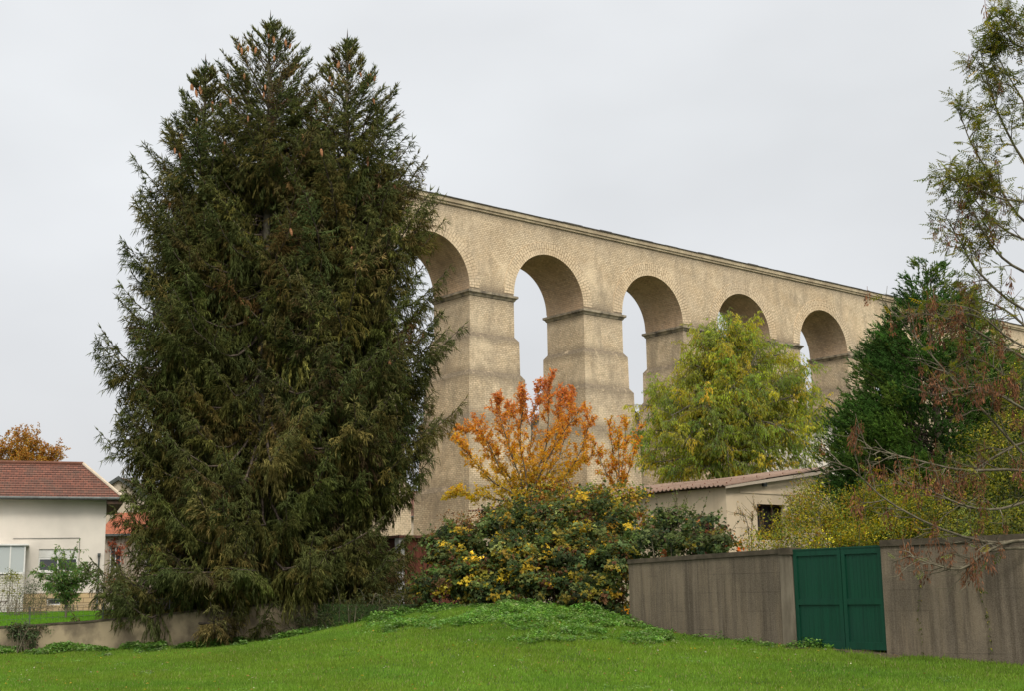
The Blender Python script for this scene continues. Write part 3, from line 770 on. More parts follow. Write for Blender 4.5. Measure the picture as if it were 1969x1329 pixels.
# local: x along the right side (going away to the right), y = along the long wall (away to the left)
assert abs(np.dot([-math.sin(ang), math.cos(ang)], uL)-1) < 1e-3
zE = c0[2]-.06; rise = .148
def shl(px, py, s_axis):   # local coords on side wall (s_axis 'R': y=0 plane) or long wall ('L': x=0 plane)
    o = np.array([c0[0], c0[1]]); v = at(px, py, 1.0); n = uL if s_axis == 'R' else uR; Y = (o@n)/(v[:2]@n); p = v*Y; u = uR if s_axis == 'R' else uL
    return float((p[:2]-o)@u), float(p[2])
a_ = shl(1455, 970, 'R'); b_ = shl(1500, 1040, 'R'); b2_ = shl(1512, 1040, 'R')
pa = shl(1422, 928, 'R'); pb = shl(1518, 950, 'R')
mb = MB()
def sidewall(mb, x0, x1, holes, y=0.):
    xs_ = sorted({x0, x1, *[h[0] for h in holes], *[h[1] for h in holes]})
    for xa, xb in zip(xs_[:-1], xs_[1:]):
        zs_ = sorted({ZG, *[h[2] for h in holes], *[h[3] for h in holes]})+[None]
        for za, zb in zip(zs_[:-1], zs_[1:]):
            ta = zE+rise*xa-.03 if zb is None else zb; tb = zE+rise*xb-.03 if zb is None else zb; zc = (za+(ta if zb is None else zb))/2
            if any(h[0] < (xa+xb)/2 < h[1] and h[2] < zc < h[3] for h in holes): continue
            mb.quad((xa, y, za), (xb, y, za), (xb, y, tb), (xa, y, ta))
    for a, b, c, d in holes:
        e = y+.25
        for q in (((a, y, c), (a, e, c), (a, e, d), (a, y, d)), ((b, e, c), (b, y, c), (b, y, d), (b, e, d)), ((a, y, d), (a, e, d), (b, e, d), (b, y, d)), ((a, e, c), (a, y, c), (b, y, c), (b, e, c))): mb.quad(*q)
sidewall(mb, 0, WR, [(a_[0], b2_[0], b_[1], a_[1])])
l1, l2 = shl(1372, 992, 'L'), shl(1345, 1003, 'L'); zl0, zl1_ = l1[1]-.55, l1[1]
for ya, yb, hs2 in ((0, l1[0], 0), (l1[0], l2[0], 1), (l2[0], LL, 0)):
    if hs2: mb.quad((0, yb, ZG), (0, ya, ZG), (0, ya, zl0), (0, yb, zl0)); mb.quad((0, yb, zl1_), (0, ya, zl1_), (0, ya, zE-.03), (0, yb, zE-.03))
    else: mb.quad((0, yb, ZG), (0, ya, ZG), (0, ya, zE-.03), (0, yb, zE-.03))
mb.quad((WR, 0, ZG), (WR, LL, ZG), (WR, LL, zE+rise*WR), (WR, 0, zE+rise*WR)); mb.quad((WR, LL, ZG), (0, LL, ZG), (0, LL, zE), (WR, LL, zE+rise*WR))
mb.box(-.03, .26, -.03, -.002, ZG, zE-.06); mb.box(-.03, -.002, -.002, .28, ZG, zE-.06)      # corner pilaster
mb.build('wall', MT['shedwall'], sh)
mb = MB()
# framed panel above the window: a raised border
x0_, x1_, z0_ = pa[0], pb[0]+.4, pb[1]
mb.box(x0_-.05, x0_, -.022, -.003, z0_, zE+rise*x0_-.12); mb.box(x0_-.05, x1_, -.024, -.003, z0_-.05, z0_)
mb.build('trim', MT['shedwall'], sh)
mb = MB(); br = shl(1467, 925, 'R'); mb.box(br[0]-.06, br[0]+.06, -.10, -.004, br[1]-.18, zE+rise*br[0]-.03); mb.build('bracket', MT['zinc'], sh)
for q in (0, 1):
    mb = MB()
    if q == 0:
        mb.box(a_[0], b2_[0], .20, .22, b_[1], a_[1]); o = mb.build('window', MT['dark'], sh)
        mb = MB()
        for i in range(4):
            x = a_[0]+(b2_[0]-a_[0])*i/3; mb.box(x-.02, x+.02, .14, .18, b_[1], a_[1])
        mb.box(a_[0], b2_[0], .13, .185, a_[1]-.05, a_[1]-.003); mb.build('frame', MT['soffitwood'], o)
    else:
        mb.box(.20, .22, l1[0], l2[0], zl0, zl1_); mb.build('window', MT['dark'], sh)
# corrugated sheets: waves run along x (up the slope)
per_ = .177; Yn = int((LL+.5)/per_*6); V = []; Fq = []; vs = np.linspace(-.25, LL+.3, Yn); xsx = np.array([-.30, 1.4, 1.405, 3.1, 3.105, WR+.45]); lift = np.array([0, 0, .012, .012, .024, .024])
for x, lf in zip(xsx, lift):
    for y in vs: V.append((x, y, zE+.04+rise*x+lf+.026*math.cos(2*math.pi*y/per_)+.02*math.sin(y*1.1+x)))
n = len(vs)
for i in range(len(xsx)-1):
    for j in range(n-1): Fq.append((i*n+j, (i+1)*n+j, (i+1)*n+j+1, i*n+j+1))
cr = fast('roof', np.array(V), np.array(Fq), None, MT['corr'], sh, True)
md = cr.modifiers.new('thick', 'SOLIDIFY'); md.thickness = .012; md.offset = -1
mb = MB()
for y in np.arange(.0, LL, per_*3):
    for x in (.05, 1.3, 3.0, 4.5): mb.box(x-.012, x+.012, y-.012, y+.012, zE+rise*x+.062, zE+rise*x+.095)
mb.build('lap_shadow_dash', MT['rust'], cr)['kind'] = 'stuff'  # small red-brown blocks stand in for the shadow dashes at the sheet laps
mb = MB(); mb.add([(-.25, -.24, zE-.06-.04), (WR+.4, -.24, zE-.06+rise*WR), (WR+.4, -.24, zE+.05+rise*WR), (-.25, -.24, zE+.01-.03)], [(0, 1, 2, 3)]); mb.add([(-.25, -.21, zE-.1), (-.25, -.24, zE-.1), (WR+.4, -.24, zE-.06+rise*WR), (WR+.4, -.21, zE-.06+rise*WR)], [(0, 1, 2, 3)])
mb.build('verge_board', MT['farwall'], cr)

# --- red-brown boarded hut under the spruce boughs
b0 = at(776, 1036, 38.5); b1 = at(905, 1030, 40); zt = b0[2]
hut = tag(empty('boarded_hut', (b0[0], b0[1], -.9), math.atan2(b1[1]-b0[1], b1[0]-b0[0])), 'red brown boarded hut side half hidden beneath the spruce boughs', 'hut')
wd = float(np.hypot(b1[0]-b0[0], b1[1]-b0[1])); mb = MB(); k = int(wd/.14)
for i in range(k): mb.box(i*.14, i*.14+.132, -.004*(i % 2), .03, 0, zt+.9)
mb.box(0, wd, .03, 2.4, 0, zt+.88); mb.build('boards', MT['rust'], hut)
mb = MB(); mb.box(-.2, 0-.004, -.05, .15, -.1, zt+.9+.02); mb.build('post', MT['white_paint'], hut)
mb = MB(); mb.box(-.25, wd+.2, -.15, 2.6, zt+.905, zt+.98); mb.build('roof', MT['tiles3'], hut)

# ---- WALLS ----
def poly_wall(name, label, pts, ztop, zbot, th, matw, matc, cope=.0, over=.03, cat='wall', batter=0):
    """wall along a polyline; ztop/zbot lists; a coping runs on top as a part"""
    c = np.array([p for p in pts], float); n = len(c); nn = []
    for i in range(n):
        t = c[min(i+1, n-1)]-c[max(i-1, 0)]; t = t/np.linalg.norm(t); nn.append((-t[1], t[0]))
    nn = np.array(nn); base = c.mean(0); r = tag(empty(name, (base[0], base[1], float(np.mean(zbot)))), label, cat)
    def run(mb, f, b, zt, zb):
        F0 = [(c[i][0]-nn[i][0]*f, c[i][1]-nn[i][1]*f) for i in range(n)]; B0 = [(c[i][0]+nn[i][0]*b, c[i][1]+nn[i][1]*b) for i in range(n)]
        s = 0
        for i in range(n-1):
            e = i+1; mb.quad((*F0[i], zb[i]), (*F0[e], zb[e]), (*F0[e], zt[e]), (*F0[i], zt[i])); mb.quad((*B0[e], zb[e]), (*B0[i], zb[i]), (*B0[i], zt[i]), (*B0[e], zt[e])); mb.quad((*F0[i], zt[i]), (*F0[e], zt[e]), (*B0[e], zt[e]), (*B0[i], zt[i])); mb.quad((*B0[i], zb[i]), (*B0[e], zb[e]), (*F0[e], zb[e]), (*F0[i], zb[i]))
        mb.quad((*B0[0], zb[0]), (*F0[0], zb[0]), (*F0[0], zt[0]), (*B0[0], zt[0])); mb.quad((*F0[-1], zb[-1]), (*B0[-1], zb[-1]), (*B0[-1], zt[-1]), (*F0[-1], zt[-1]))
    bpy.context.view_layer.update()
    mb = MB(); run(mb, 0, th, ztop, zbot); part(mb, 'wall_face', matw, r)
    if cope: mb = MB(); run(mb, over, th+over, [z+cope for z in ztop], [z+.002 for z in ztop]); part(mb, 'coping', matc, r)
    return r


# retaining wall on the left
px_ = np.linspace(-80, 610, 15); xs_w = [at(p, 1200, 35.1)[0] for p in px_]
ztw = [float(np.interp(p, [-80, 23, 232, 400, 509, 560, 790], [-.62, -.60, -.45, -.25, -.15, -.12, -.25]))+random.Random(int(p+200)).uniform(-.012, .012) for p in px_]
poly_wall('retaining_wall', 'low rough rendered retaining wall under the spruce boughs at left', [(x, float(fence_y(x))-.05) for x in xs_w], ztw, [-2.0]*15, .28, MT['lowwall'], MT['coping_concrete'], .05, .03)
# concrete wall left of the gate
A, B, Cg, D_ = at(1208, 1077, 31.0), at(1521, 1055, 27.3), at(1692, 1046, 25.6), at(1985, 1033, 24.2)
wl_a = np.array([A[0], A[1]]); wl_b = np.array([B[0], B[1]])
tt = np.linspace(0, .935, 7)
poly_wall('concrete_wall', 'streaked brown concrete wall left of the green gate', [tuple(wl_a+(wl_b-wl_a)*t) for t in tt], [float(A[2]+(B[2]-A[2])*t)-.10 for t in tt], [-2.2]*7, .22, MT['concrete'], MT['coping_concrete'], .10, .035)
dr = nrm(wl_b-wl_a); pq = wl_a+(wl_b-wl_a)*.936; rz = math.atan2(dr[1], dr[0])
gp = tag(empty('gate_post', (pq[0], pq[1], -1.3), rz), 'plain grey concrete post carrying left side of green gate', 'gate post')
lp = float(np.linalg.norm(wl_b-pq)); mb = MB(); h = B[2]+1.3-.13
mb.add([(0, -.03, -.6), (lp+.02, -.06, -.6), (lp+.02, .3, -.6), (0, .3, -.6), (0, -.012, h), (lp-.02, -.012, h), (lp-.02, .26, h), (0, .26, h)], [(0, 3, 2, 1), (4, 5, 6, 7), (0, 1, 5, 4), (1, 2, 6, 5), (2, 3, 7, 6), (3, 0, 4, 7)])
mb.build('shaft', MT['pillar'], gp); mb = MB(); mb.box(.0, lp+.02, -.045, .29, h+.002, h+.14); mb.build('cap', MT['coping_concrete'], gp)
wr_a = np.array([Cg[0], Cg[1]]); wr_b = np.array([D_[0], D_[1]]); dd = wr_b-wr_a
tt = np.linspace(0, 2.2, 9)
poly_wall('concrete_wall', 'streaked brown concrete wall right of the green gate under ash branches', [tuple(wr_a+dd*t) for t in tt], [float(Cg[2]+(D_[2]-Cg[2])*t)-.06 for t in tt], [-2.4]*9, .24, MT['concrete'], MT['coping_concrete'], .12, .04)
# gate: two leaves with two boarded panels each
ga = wl_b+(wr_a-wl_b)*.006; gb = wl_b+(wr_a-wl_b)*.994; gd_ = nrm(gb-ga); gz = math.atan2(gd_[1], gd_[0]); gw = float(np.linalg.norm(gb-ga))
z0g, z1g = -1.10, at(1600, 1057, 26.5)[2]
gt = tag(empty('garden_gate', (ga[0]-gd_[1]*.05, ga[1]+gd_[0]*.05, z0g), gz), 'dark green painted double gate of four boarded panels', 'gate')
hg = z1g-z0g
half = gw*.555
for i, (xa, xb) in enumerate(((0, half-.008), (half+.008, gw))):
    mb = MB(); t = .085; zm = hg*.47; dz = .045 if i else 0
    for q in ((xa, xa+t, 0, hg-.002+dz*0), (xb-t, xb, 0, hg-.002)): mb.box(q[0], q[1], -.025, .03, q[2], q[3])
    for q in ((0, .14), (zm-.055, zm+.055), (hg-.11, hg-.002)): mb.box(xa+t, xb-t, -.022, .028, q[0], q[1])
    lf = mb.build('leaf', MT['gate'], gt)
    for (za, zb) in ((.14, zm-.055), (zm+.055, hg-.11)):
        mb = MB(); x = xa+t; bw_ = (xb-xa-2*t)/9
        for j in range(9): mb.box(x+.0012, x+bw_-.0012, .004, .018, za, zb); x += bw_
        mb.box(xa+t, xb-t, .018, .022, za, zb)
        mb.build('panel', MT['gate'], lf)
mb = MB(); mb.box(0, half-.009, -.03, .034, hg, hg+.03); mb.box(half+.009, gw, -.03, .034, hg+.0, hg+.035); mb.build('top_rail', MT['gate'], gt)
# bare patch at the gate
V = []; Fq = []; nx_, ny_ = 40, 10
for j in range(ny_):
    for i in range(nx_):
        u = i/(nx_-1); v = j/(ny_-1); p = (ga-gd_*.2)+(gd_*(gw+.6))*u-np.array([-gd_[1], gd_[0]])*(v*(.55+.25*math.sin(u*9)+.12*math.sin(u*23))-.15)
        V.append((p[0], p[1], float(lawn_z(p[0], p[1]))+.02*(1-v)-.006+.012*math.sin(u*31+v*7)*(1-v)))
for j in range(ny_-1):
    for i in range(nx_-1): Fq.append((j*nx_+i, (j+1)*nx_+i, (j+1)*nx_+i+1, j*nx_+i+1))
tag(fast('bare_earth', np.array(V)+[0, 0, .012], np.array(Fq), None, MT['earth'], None, True), kind='structure')
# steel post with two crossbars
q0 = at(845, 1046, 34.0); zb = -.3
ms = tag(empty('metal_post', (q0[0], q0[1], zb), .3), 'slim grey metal post with two short crossbars by bramble thicket', 'post')
mb = MB(); mb.tube([(.0, 0, 0), (-.03, 0, q0[2]-zb)], .022, 8); mb.build('upright', MT['galv'], ms)
for z in (.04, .13):
    mb = MB(); mb.tube([(-.17, 0, q0[2]-zb-z-.03), (.14, 0, q0[2]-zb-z+.01)], .012, 6); mb.build('crossbar', MT['galv'], ms)
# thin wire fence on the retaining wall
fx = [at(p, 1180, 35.2)[0] for p in (-40, 58, 201, 330, 450)]
wf = tag(empty('wire_fence', (fx[2], 35.2, -.5)), 'thin dark wire fence standing on top of the retaining wall', 'fence'); bpy.context.view_layer.update()
fz = lambda x: float(np.interp(x, [-14, -9.8, -8, -6], [-.56, -.40, -.2, -.1]))
for x in fx: mb = MB(); mb.tube([(x, fence_y(x)+.1, fz(x)-.05), (x, fence_y(x)+.1, fz(x)+.42)], .014, 6); part(mb, 'fence_post', MT['zinc'], wf)
mb = MB()
for h in (.12, .26, .39):
    mb.tube([(x, fence_y(x)+.1, fz(x)+h) for x in np.linspace(fx[0], fx[-1], 12)], .0035, 4)
for x in np.arange(fx[0], fx[-1], .16): mb.tube([(x, fence_y(x)+.1, fz(x)+.05), (x, fence_y(x)+.1, fz(x)+.39)], .0025, 3)
part(mb, 'wire_mesh', MT['zinc'], wf)
# wooden trellis by the porch
t0_ = at(40, 1182, 58); tr = tag(empty('garden_trellis', (t0_[0], 58, t0_[2]-.05)), 'small diagonal lattice trellis panel below the porch', 'trellis')
mb = MB()
for i in range(4):
    x = -1.9+i*.24; mb.add([(x, 0, 0), (x+.03, 0, 0), (x+.53, 0, .55), (x+.50, 0, .55), (x, .02, 0), (x+.03, .02, 0), (x+.53, .02, .55), (x+.50, .02, .55)], [(0, 1, 2, 3), (7, 6, 5, 4), (0, 3, 7, 4), (1, 5, 6, 2)])
    x += .5; mb.add([(x, .022, 0), (x+.03, .022, 0), (x-.47, .022, .55), (x-.50, .022, .55), (x, .04, 0), (x+.03, .04, 0), (x-.47, .04, .55), (x-.50, .04, .55)], [(0, 1, 2, 3), (7, 6, 5, 4), (0, 3, 7, 4), (1, 5, 6, 2)])
mb.box(-1.95, -.62, -.01, .05, .55, .60); mb.build('lattice', MT['soffitwood'], tr)
# ---- PLANTS ----
def add_small(r, objs):
    for o in objs: o.parent = r


# --- Norway spruces
NG = [(.080, .092, .026), (.105, .108, .028), (.140, .122, .032), (.165, .125, .040), (.155, .105, .052)]
cone_me = None


def make_cone(parent, loc, tilt):
    global cone_me
    if cone_me is None:
        mb = MB(); n = 8; rr_ = [0.004, .016, .021, .022, .021, .018, .012, .003]; V = []
        for i, r in enumerate(rr_):
            for k in range(n):
                g = 2*math.pi*(k+.5*(i % 2))/n; q = r*(1+.12*(k % 2)); V.append((q*math.cos(g), q*math.sin(g), -.165*i/(len(rr_)-1)))
        F = [(i*n+k, i*n+(k+1) % n, (i+1)*n+(k+1) % n, (i+1)*n+k) for i in range(len(rr_)-1) for k in range(n)]
        mb.add(V, F); o = mb.build('cone', MT['cone']); cone_me = o.data
    else: o = bpy.data.objects.new('cone', cone_me); C.objects.link(o)
    o.parent = parent; o.location = loc; o.rotation_euler = tilt; s = random.uniform(.85, 1.2); o.scale = (s*1.6, s*1.6, s*1.25)
    return o


def spruce(label, apex, zbase, prof, nbr, bare=None, zmin=.1, lean=(0, 0), seedc=0, ncone=33, group='spruces clumped together over the retaining wall'):
    """prof: (metres below apex, crown radius) pairs, apex a point of the place"""
    H = apex[2]-zbase; root = tag(empty('spruce_tree', (apex[0]-lean[0], apex[1]-lean[1], zbase)), label, 'spruce tree', group)
    pd = np.array([p[0] for p in prof]); pr = np.array([p[1] for p in prof])
    zt = np.linspace(0, 1, 26); tp = np.stack([lean[0]*zt, lean[1]*zt, H*zt], -1); tp[1:-1, :2] += rng.normal(0, .02, (24, 2))
    A = Acc(); A.add(tubes(tp[None], (.24*(1-zt)**.8+.012)[None], 9)); A.build('trunk', MT['bark2'], root, True)
    u = (np.arange(nbr)+rng.uniform(0, 1, nbr))/nbr; tipd = .12+(H-.5)*u**1.02; tier = .30+.22*np.clip(tipd/4, 0, 1); tipd = np.where(rng.uniform(size=nbr) < .8, (np.round(tipd/tier)+rng.normal(0, .12, nbr))*tier, tipd); tipd = np.clip(tipd, .12, H-.4); az_ = np.arange(nbr)*2.399+rng.normal(0, .35, nbr)
    if bare is not None:     # a gap in the boughs that shows the stem
        z0, z1, a0, hw_ = bare; keep = ~((tipd > z0) & (tipd < z1) & (np.abs((az_-a0+math.pi) % (2*math.pi)-math.pi) < hw_) & (rng.uniform(size=nbr) < .92)); tipd = tipd[keep]; az_ = az_[keep]; nbr = len(tipd)
    R = np.interp(tipd, pd, pr)*rng.choice([1, .86, .7, 1.13], nbr, p=[.35, .28, .22, .15])*rng.uniform(.88, 1.02, nbr)*(1+.12*np.sin(tipd*3.3+az_*1.0+seedc)*np.clip(tipd/2, 0, 1))
    # upper boughs climb, lower ones sag and lift again at the tip
    k = np.clip(tipd/H, 0, 1); rise = np.interp(k, [0, .08, .22, .45, .7, 1], [1.35, 1.1, .62, .05, -.32, -.42])*R
    dz = rise; base = np.minimum(H-tipd-dz*1.0, H-.05); base = np.maximum(base, .4+k*0); K = 9; t = np.linspace(0, 1, K)[None]
    sag = np.interp(k, [0, .2, .5, 1], [.0, .10, .24, .30])[:, None]*R[:, None]
    rad = R[:, None]*t; zz = base[:, None]+dz[:, None]*t-sag*np.sin(t*math.pi)*1.2+.10*R[:, None]*t**5*(k[:, None] > .2)
    wig = np.cumsum(rng.normal(0, .05, (nbr, K)), 1)*t
    zz = np.maximum(zz, zmin+rng.uniform(0, .5, nbr)[:, None]+0*zz)
    ft = np.clip(zz/H, 0, 1); P = np.stack([np.cos(az_)[:, None]*rad-np.sin(az_)[:, None]*wig*R[:, None]+lean[0]*ft, np.sin(az_)[:, None]*rad+np.cos(az_)[:, None]*wig*R[:, None]+lean[1]*ft, zz], -1)
    A = Acc(); A.add(tubes(P, (.010+.012*R[:, None])*(1-.85*t), 5)); A.build('bough', MT['bark'], root, True)['kind'] = 'stuff'
    # lateral branchlets
    dens = 20.; nl = np.maximum(10, (R*dens).astype(int)); par = np.repeat(np.arange(nbr), nl)
    tl = .06+.94*rng.uniform(0, 1, len(par))**.8; p, d = interp(P, par, tl); kk = k[par]
    sd_ = np.sign(rng.uniform(-1, 1, len(par)))[:, None]; side = nrm(np.cross(d, (0, 0, 1.)))*sd_
    l = (.16+.62*np.sin(np.clip(tl*1.05, 0, 1)*math.pi*.86+.32)*np.clip(R[par]/2.2, .25, 1.1))*rng.uniform(.55, 1.15, len(par))
    l = np.minimum(l, .12+.75*R[par]*(1.05-tl)+.1)
    hang = np.interp(kk, [0, .08, .22, 1], [-.35, .0, .8, 1.3])*rng.uniform(.3, 1.5, len(par))*np.where(tl > .62, .30, 1)
    dd = nrm(d*rng.uniform(.45, 1.0, len(par))[:, None]+side*rng.uniform(.35, 1.0, len(par))[:, None]+np.array([0, 0, -1.])*hang[:, None])
    # the end of each bough: an upturned leader
    Kb = 4; bl = np.empty((len(par), Kb, 3)); bl[:, 0] = p; q = dd.copy()
    for i in range(1, Kb): q = nrm(q+np.array([0, 0, -.34])*np.clip(hang, 0, 1)[:, None]+np.array([0, 0, .10])*(hang < 0.1)[:, None]+rng.normal(0, .07, q.shape)); bl[:, i] = bl[:, i-1]+q*(l/(Kb-1))[:, None]
    # colour belongs to the shoot: fresh outer growth bluish green, old hanging growth olive to brown
    brt = palette(NG, [4, 5, 4, 1.8, .5], nbr, .24, .06)
    lt = brt[par]*np.exp(rng.normal(0, .22, (len(par), 1))); new = (tl > .86) | (rng.uniform(size=len(par)) < .12); lt[new] = lt[new]*.5+np.array([.082, .108, .036])*.6
    S = Acc()
    for i in range(Kb-1):
        v = bl[:, i+1]-bl[:, i]; ln = np.linalg.norm(v, axis=1); S.add(spindles(bl[:, i], nrm(v), ln*1.35, np.full(len(ln), .030)*(1-.15*i), lt))
    # sub-shoots, fishbone towards the tips, hanging tassels further in
    m = np.maximum(5, (l/.038).astype(int)); p2 = np.repeat(np.arange(len(par)), m); t2 = rng.uniform(.12, 1, len(p2)); pp, d2 = interp(bl, p2, t2)
    s2 = nrm(np.cross(d2, (0, 0, 1.)))*np.sign(rng.uniform(-1, 1, len(p2)))[:, None]; h2 = np.interp(kk[p2], [0, .08, .25, 1], [-.5, .1, 1.6, 2.6])*rng.uniform(.2, 1.6, len(p2))
    h2 = np.where(tl[p2] > .66, h2*np.where(rng.uniform(size=len(p2)) < .7, .3, 1), h2)
    d3 = nrm(d2*.8+s2*rng.uniform(.25, .9, len(p2))[:, None]+np.array([0, 0, -1.])*h2[:, None]+rng.normal(0, .15, (len(p2), 3)))
    ln = rng.uniform(.05, .15, len(p2))*(1+1.0*np.clip(h2, 0, 1.4)); S.add(spindles(pp, d3, ln, rng.uniform(.015, .026, len(p2)), lt[p2]*np.exp(rng.normal(0, .18, (len(p2), 1)))))
    # bough leaders with tip shoots
    for tt_ in (.72, .8, .88, .95, 1.):
        p, d = interp(P, np.arange(nbr), np.full(nbr, tt_)); bt = brt*.6+np.array([.082, .108, .036])*.4
        for s_ in (-1, 0, 1):
            sd2 = nrm(np.cross(d, (0, 0, 1.)))*s_; e = nrm(d+sd2*.7+np.array([0, 0, .25])+rng.normal(0, .12, d.shape)); S.add(spindles(p, e, rng.uniform(.12, .26, nbr), np.full(nbr, .034), bt))
    # leader at the top
    top = np.array([lean[0], lean[1], H]); nt_ = 14; B = np.repeat(top[None], nt_, 0)-np.array([0, 0, 1.])*rng.uniform(0, .5, nt_)[:, None]; S.add(spindles(B, nrm(np.array([0, 0, 1.])+rng.normal(0, .45, (nt_, 3))), rng.uniform(.15, .3, nt_), np.full(nt_, .045), vary((.026, .055, .025), nt_)))
    S.add(spindles(top[None]-[[0, 0, .1]], np.array([[0, 0, 1.]]), np.array([.45]), np.array([.04]), vary((.06, .05, .03), 1)))
    S.build('foliage', MT['needles'], root)
    # hanging cones on the upper, camera-facing and other boughs
    cand = np.where((tipd > .5) & (tipd < H*.62))[0]; w_ = np.exp(-tipd[cand]/3.2)*(1.6-np.sin(az_[cand])); ch = rng.choice(cand, ncone, p=w_/w_.sum()); tc_ = rng.uniform(.72, .99, ncone); pc, dc = interp(P, ch, tc_)
    for i in range(ncone):
        make_cone(root, pc[i]+rng.normal(0, .05, 3)+np.array([0, 0, -.03]), (rng.normal(0, .12), rng.normal(0, .12), 0))
    return root


def apx(px, py, Y): return at(px, py, Y)
random.seed(3)
pL = [(0, .12), (.6, .45), (1.3, .85), (2, 1.35), (3, 1.85), (4.5, 1.95), (6, 2.05), (7.2, 2.2), (8.6, 2.6), (9.5, 2.1), (10.7, 2.7), (11.3, 1.9), (12.5, 1.7), (13.5, 1.9), (14.3, 2.3), (15, 3.1), (16, 3.2)]
pC = [(0, .12), (.5, .6), (1.0, 1.2), (1.8, 1.5), (3, 1.8), (5, 2.2), (8, 2.9), (11, 3.3), (14, 3.2), (17, 3.0)]
pR = [(0, .12), (.6, .48), (1.2, .95), (1.7, 1.5), (3, 2.1), (4, 2.4), (5.5, 2.55), (7, 2.75), (8.8, 3.05), (10, 2.75), (11.3, 3.1), (12.5, 2.6), (13.1, 1.9), (13.5, 1.3), (14.2, 1.25), (14.7, 2.1), (16, 2.3)]
spruce('lower left hand spruce of the clump with pointed top above the white house side', apx(395, 122, 36.3), -1.05, pL, 440, zmin=.05, seedc=1.)
spruce('tallest spruce in the middle of the clump heavy with cones at its top', apx(520, 38, 35.9), -1.0, pC, 520, bare=(5.0, 12.5, -math.pi/2-.12, .45), ncone=34, zmin=1.35)
spruce('right hand spruce of the clump with boughs reaching toward the stone arches', apx(668, 74, 36.4), -.75, pR, 480, zmin=.02, seedc=3.)


# --- generic broadleaf tree
def leafy(A, pts, n, ln, wd, cols, wts, droop=.3, spread=.8, lo=.15, off=.03, colof=None):
    B = len(pts); par = np.repeat(np.arange(B), n); t = rng.uniform(lo, 1, B*n); p, d = interp(pts, par, t)
    D = nrm(d*.5+rvec(B*n)*spread+np.array([0, 0, -1.])*droop); T = palette(cols, wts, B*n) if colof is None else colof(p, par, t)
    nn = nrm(rvec(B*n)+np.array([0, 0, .8])); A.add(leaves(p+rvec(B*n)*off, D, nn, rng.uniform(.7, 1.25, B*n)*ln, rng.uniform(.75, 1.2, B*n)*wd, T))


def taper(n, K, r0, r1, l=None): return np.linspace(1, 0, K)[None]*(r0-r1)+r1+np.zeros((n, 1))


def rooted(name, label, cat, base, group=None): return tag(empty(name, tuple(base)), label, cat, group)


# cherry with orange-red leaves, fan of stems
def fan_tree(name, label, base, stems, mat, K=9, r0=.045, nside=9, sidelen=.9, nleaf=15, ln=.11, wd=.05, colof=None, cols=None, wts=None, droop=.45, cat='tree', sub=3, up=.35):
    r = rooted(name, label, cat, base); base = np.array(base)
    P = np.stack([path(s, K)-base for s in stems]); A = Acc(); A.add(tubes(P, taper(len(P), K, r0, .008), 6))
    s1, t, par, l = sprout(P, nside, lambda t, p: sidelen*(1.15-.75*t), 38, .14, 1., up, 6, .10); A.add(tubes(s1, taper(len(s1), 6, .014, .004), 4))
    s2, t, par, l = sprout(s1, sub, lambda t, p: .38*(1.2-.6*t)+0*t, 35, .2, 1., up*.6, 4, .1); A.add(tubes(s2, taper(len(s2), 4, .006, .003), 3))
    A.build('trunk', mat, r, True); Lf = Acc(); cf = None if colof is None else (lambda p, par, t: colof(p+base))
    leafy(Lf, s1, nleaf, ln, wd, cols, wts, droop, colof=cf, lo=.25); leafy(Lf, s2, max(4, int(nleaf*.7)), ln, wd, cols, wts, droop, colof=cf); leafy(Lf, P, nleaf*3, ln, wd, cols, wts, droop, colof=cf, lo=.3, off=.08)
    Lf.build('crown', MT['leaf_thin'], r); return r


YC = 50.
def A3(px, py, dy=0): return at(px, py, YC+dy)
def cherry_col(p):
    z = p[:, 2]; zz = np.clip((z-3.6)/4.2+rng.normal(0, .17, len(z)), 0, 1); red = np.array([.52, .19, .07]); org = np.array([.60, .29, .045]); yel = np.array([.62, .39, .045]); grn = np.array([.46, .36, .04])
    c = np.where(zz[:, None] > .55, org+(red-org)*((zz[:, None]-.55)/.45), np.where(zz[:, None] > .25, yel+(org-yel)*((zz[:, None]-.25)/.3), grn+(yel-grn)*(zz[:, None]/.25)))
    return c*np.exp(rng.normal(0, .18, (len(z), 1)))
cb = A3(1010, 1135); cb[2] = -.3
tips = [((1005, 990), (960, 900), (925, 830), (885, 830), .6), ((1010, 980), (950, 930), (905, 880), (878, 850), -.8), ((1010, 970), (985, 880), (960, 800), (955, 770), 0), ((1015, 960), (1020, 860), (1030, 780), (1040, 745), .5),
        ((1020, 960), (1050, 860), (1055, 780), (1058, 728), -.6), ((1025, 970), (1075, 880), (1095, 800), (1105, 755), .7), ((1025, 975), (1085, 920), (1120, 860), (1135, 800), -.4), ((1010, 990), (940, 960), (900, 950), (872, 955), .8),
        ((1018, 965), (1000, 860), (1005, 790), (1008, 760), -1), ((1022, 965), (1065, 860), (1075, 790), (1082, 760), .2), ((1008, 975), (965, 900), (935, 855), (915, 810), .9), ((1020, 975), (1060, 930), (1100, 900), (1150, 870), .9),
        ((1015, 970), (980, 870), (980, 800), (985, 790), 1.2), ((1020, 970), (1045, 900), (1085, 830), (1115, 790), -1.2)]
stems = [[cb+rng.normal(0, .05, 3)*[1, 1, 0], A3(*a, d_*.3), A3(*b, d_*.8), A3(*c, d_*1.3), A3(*d, d_*1.6)] for a, b, c, d, d_ in tips]
fan_tree('cherry_tree', 'orange and red leaved cherry tree rising in front of the stone piers', cb, stems, MT['bark3'], nside=26, sidelen=.75, nleaf=19, ln=.12, wd=.055, colof=cherry_col)
cb = A3(1190, 1130, 1); cb[2] = -.3
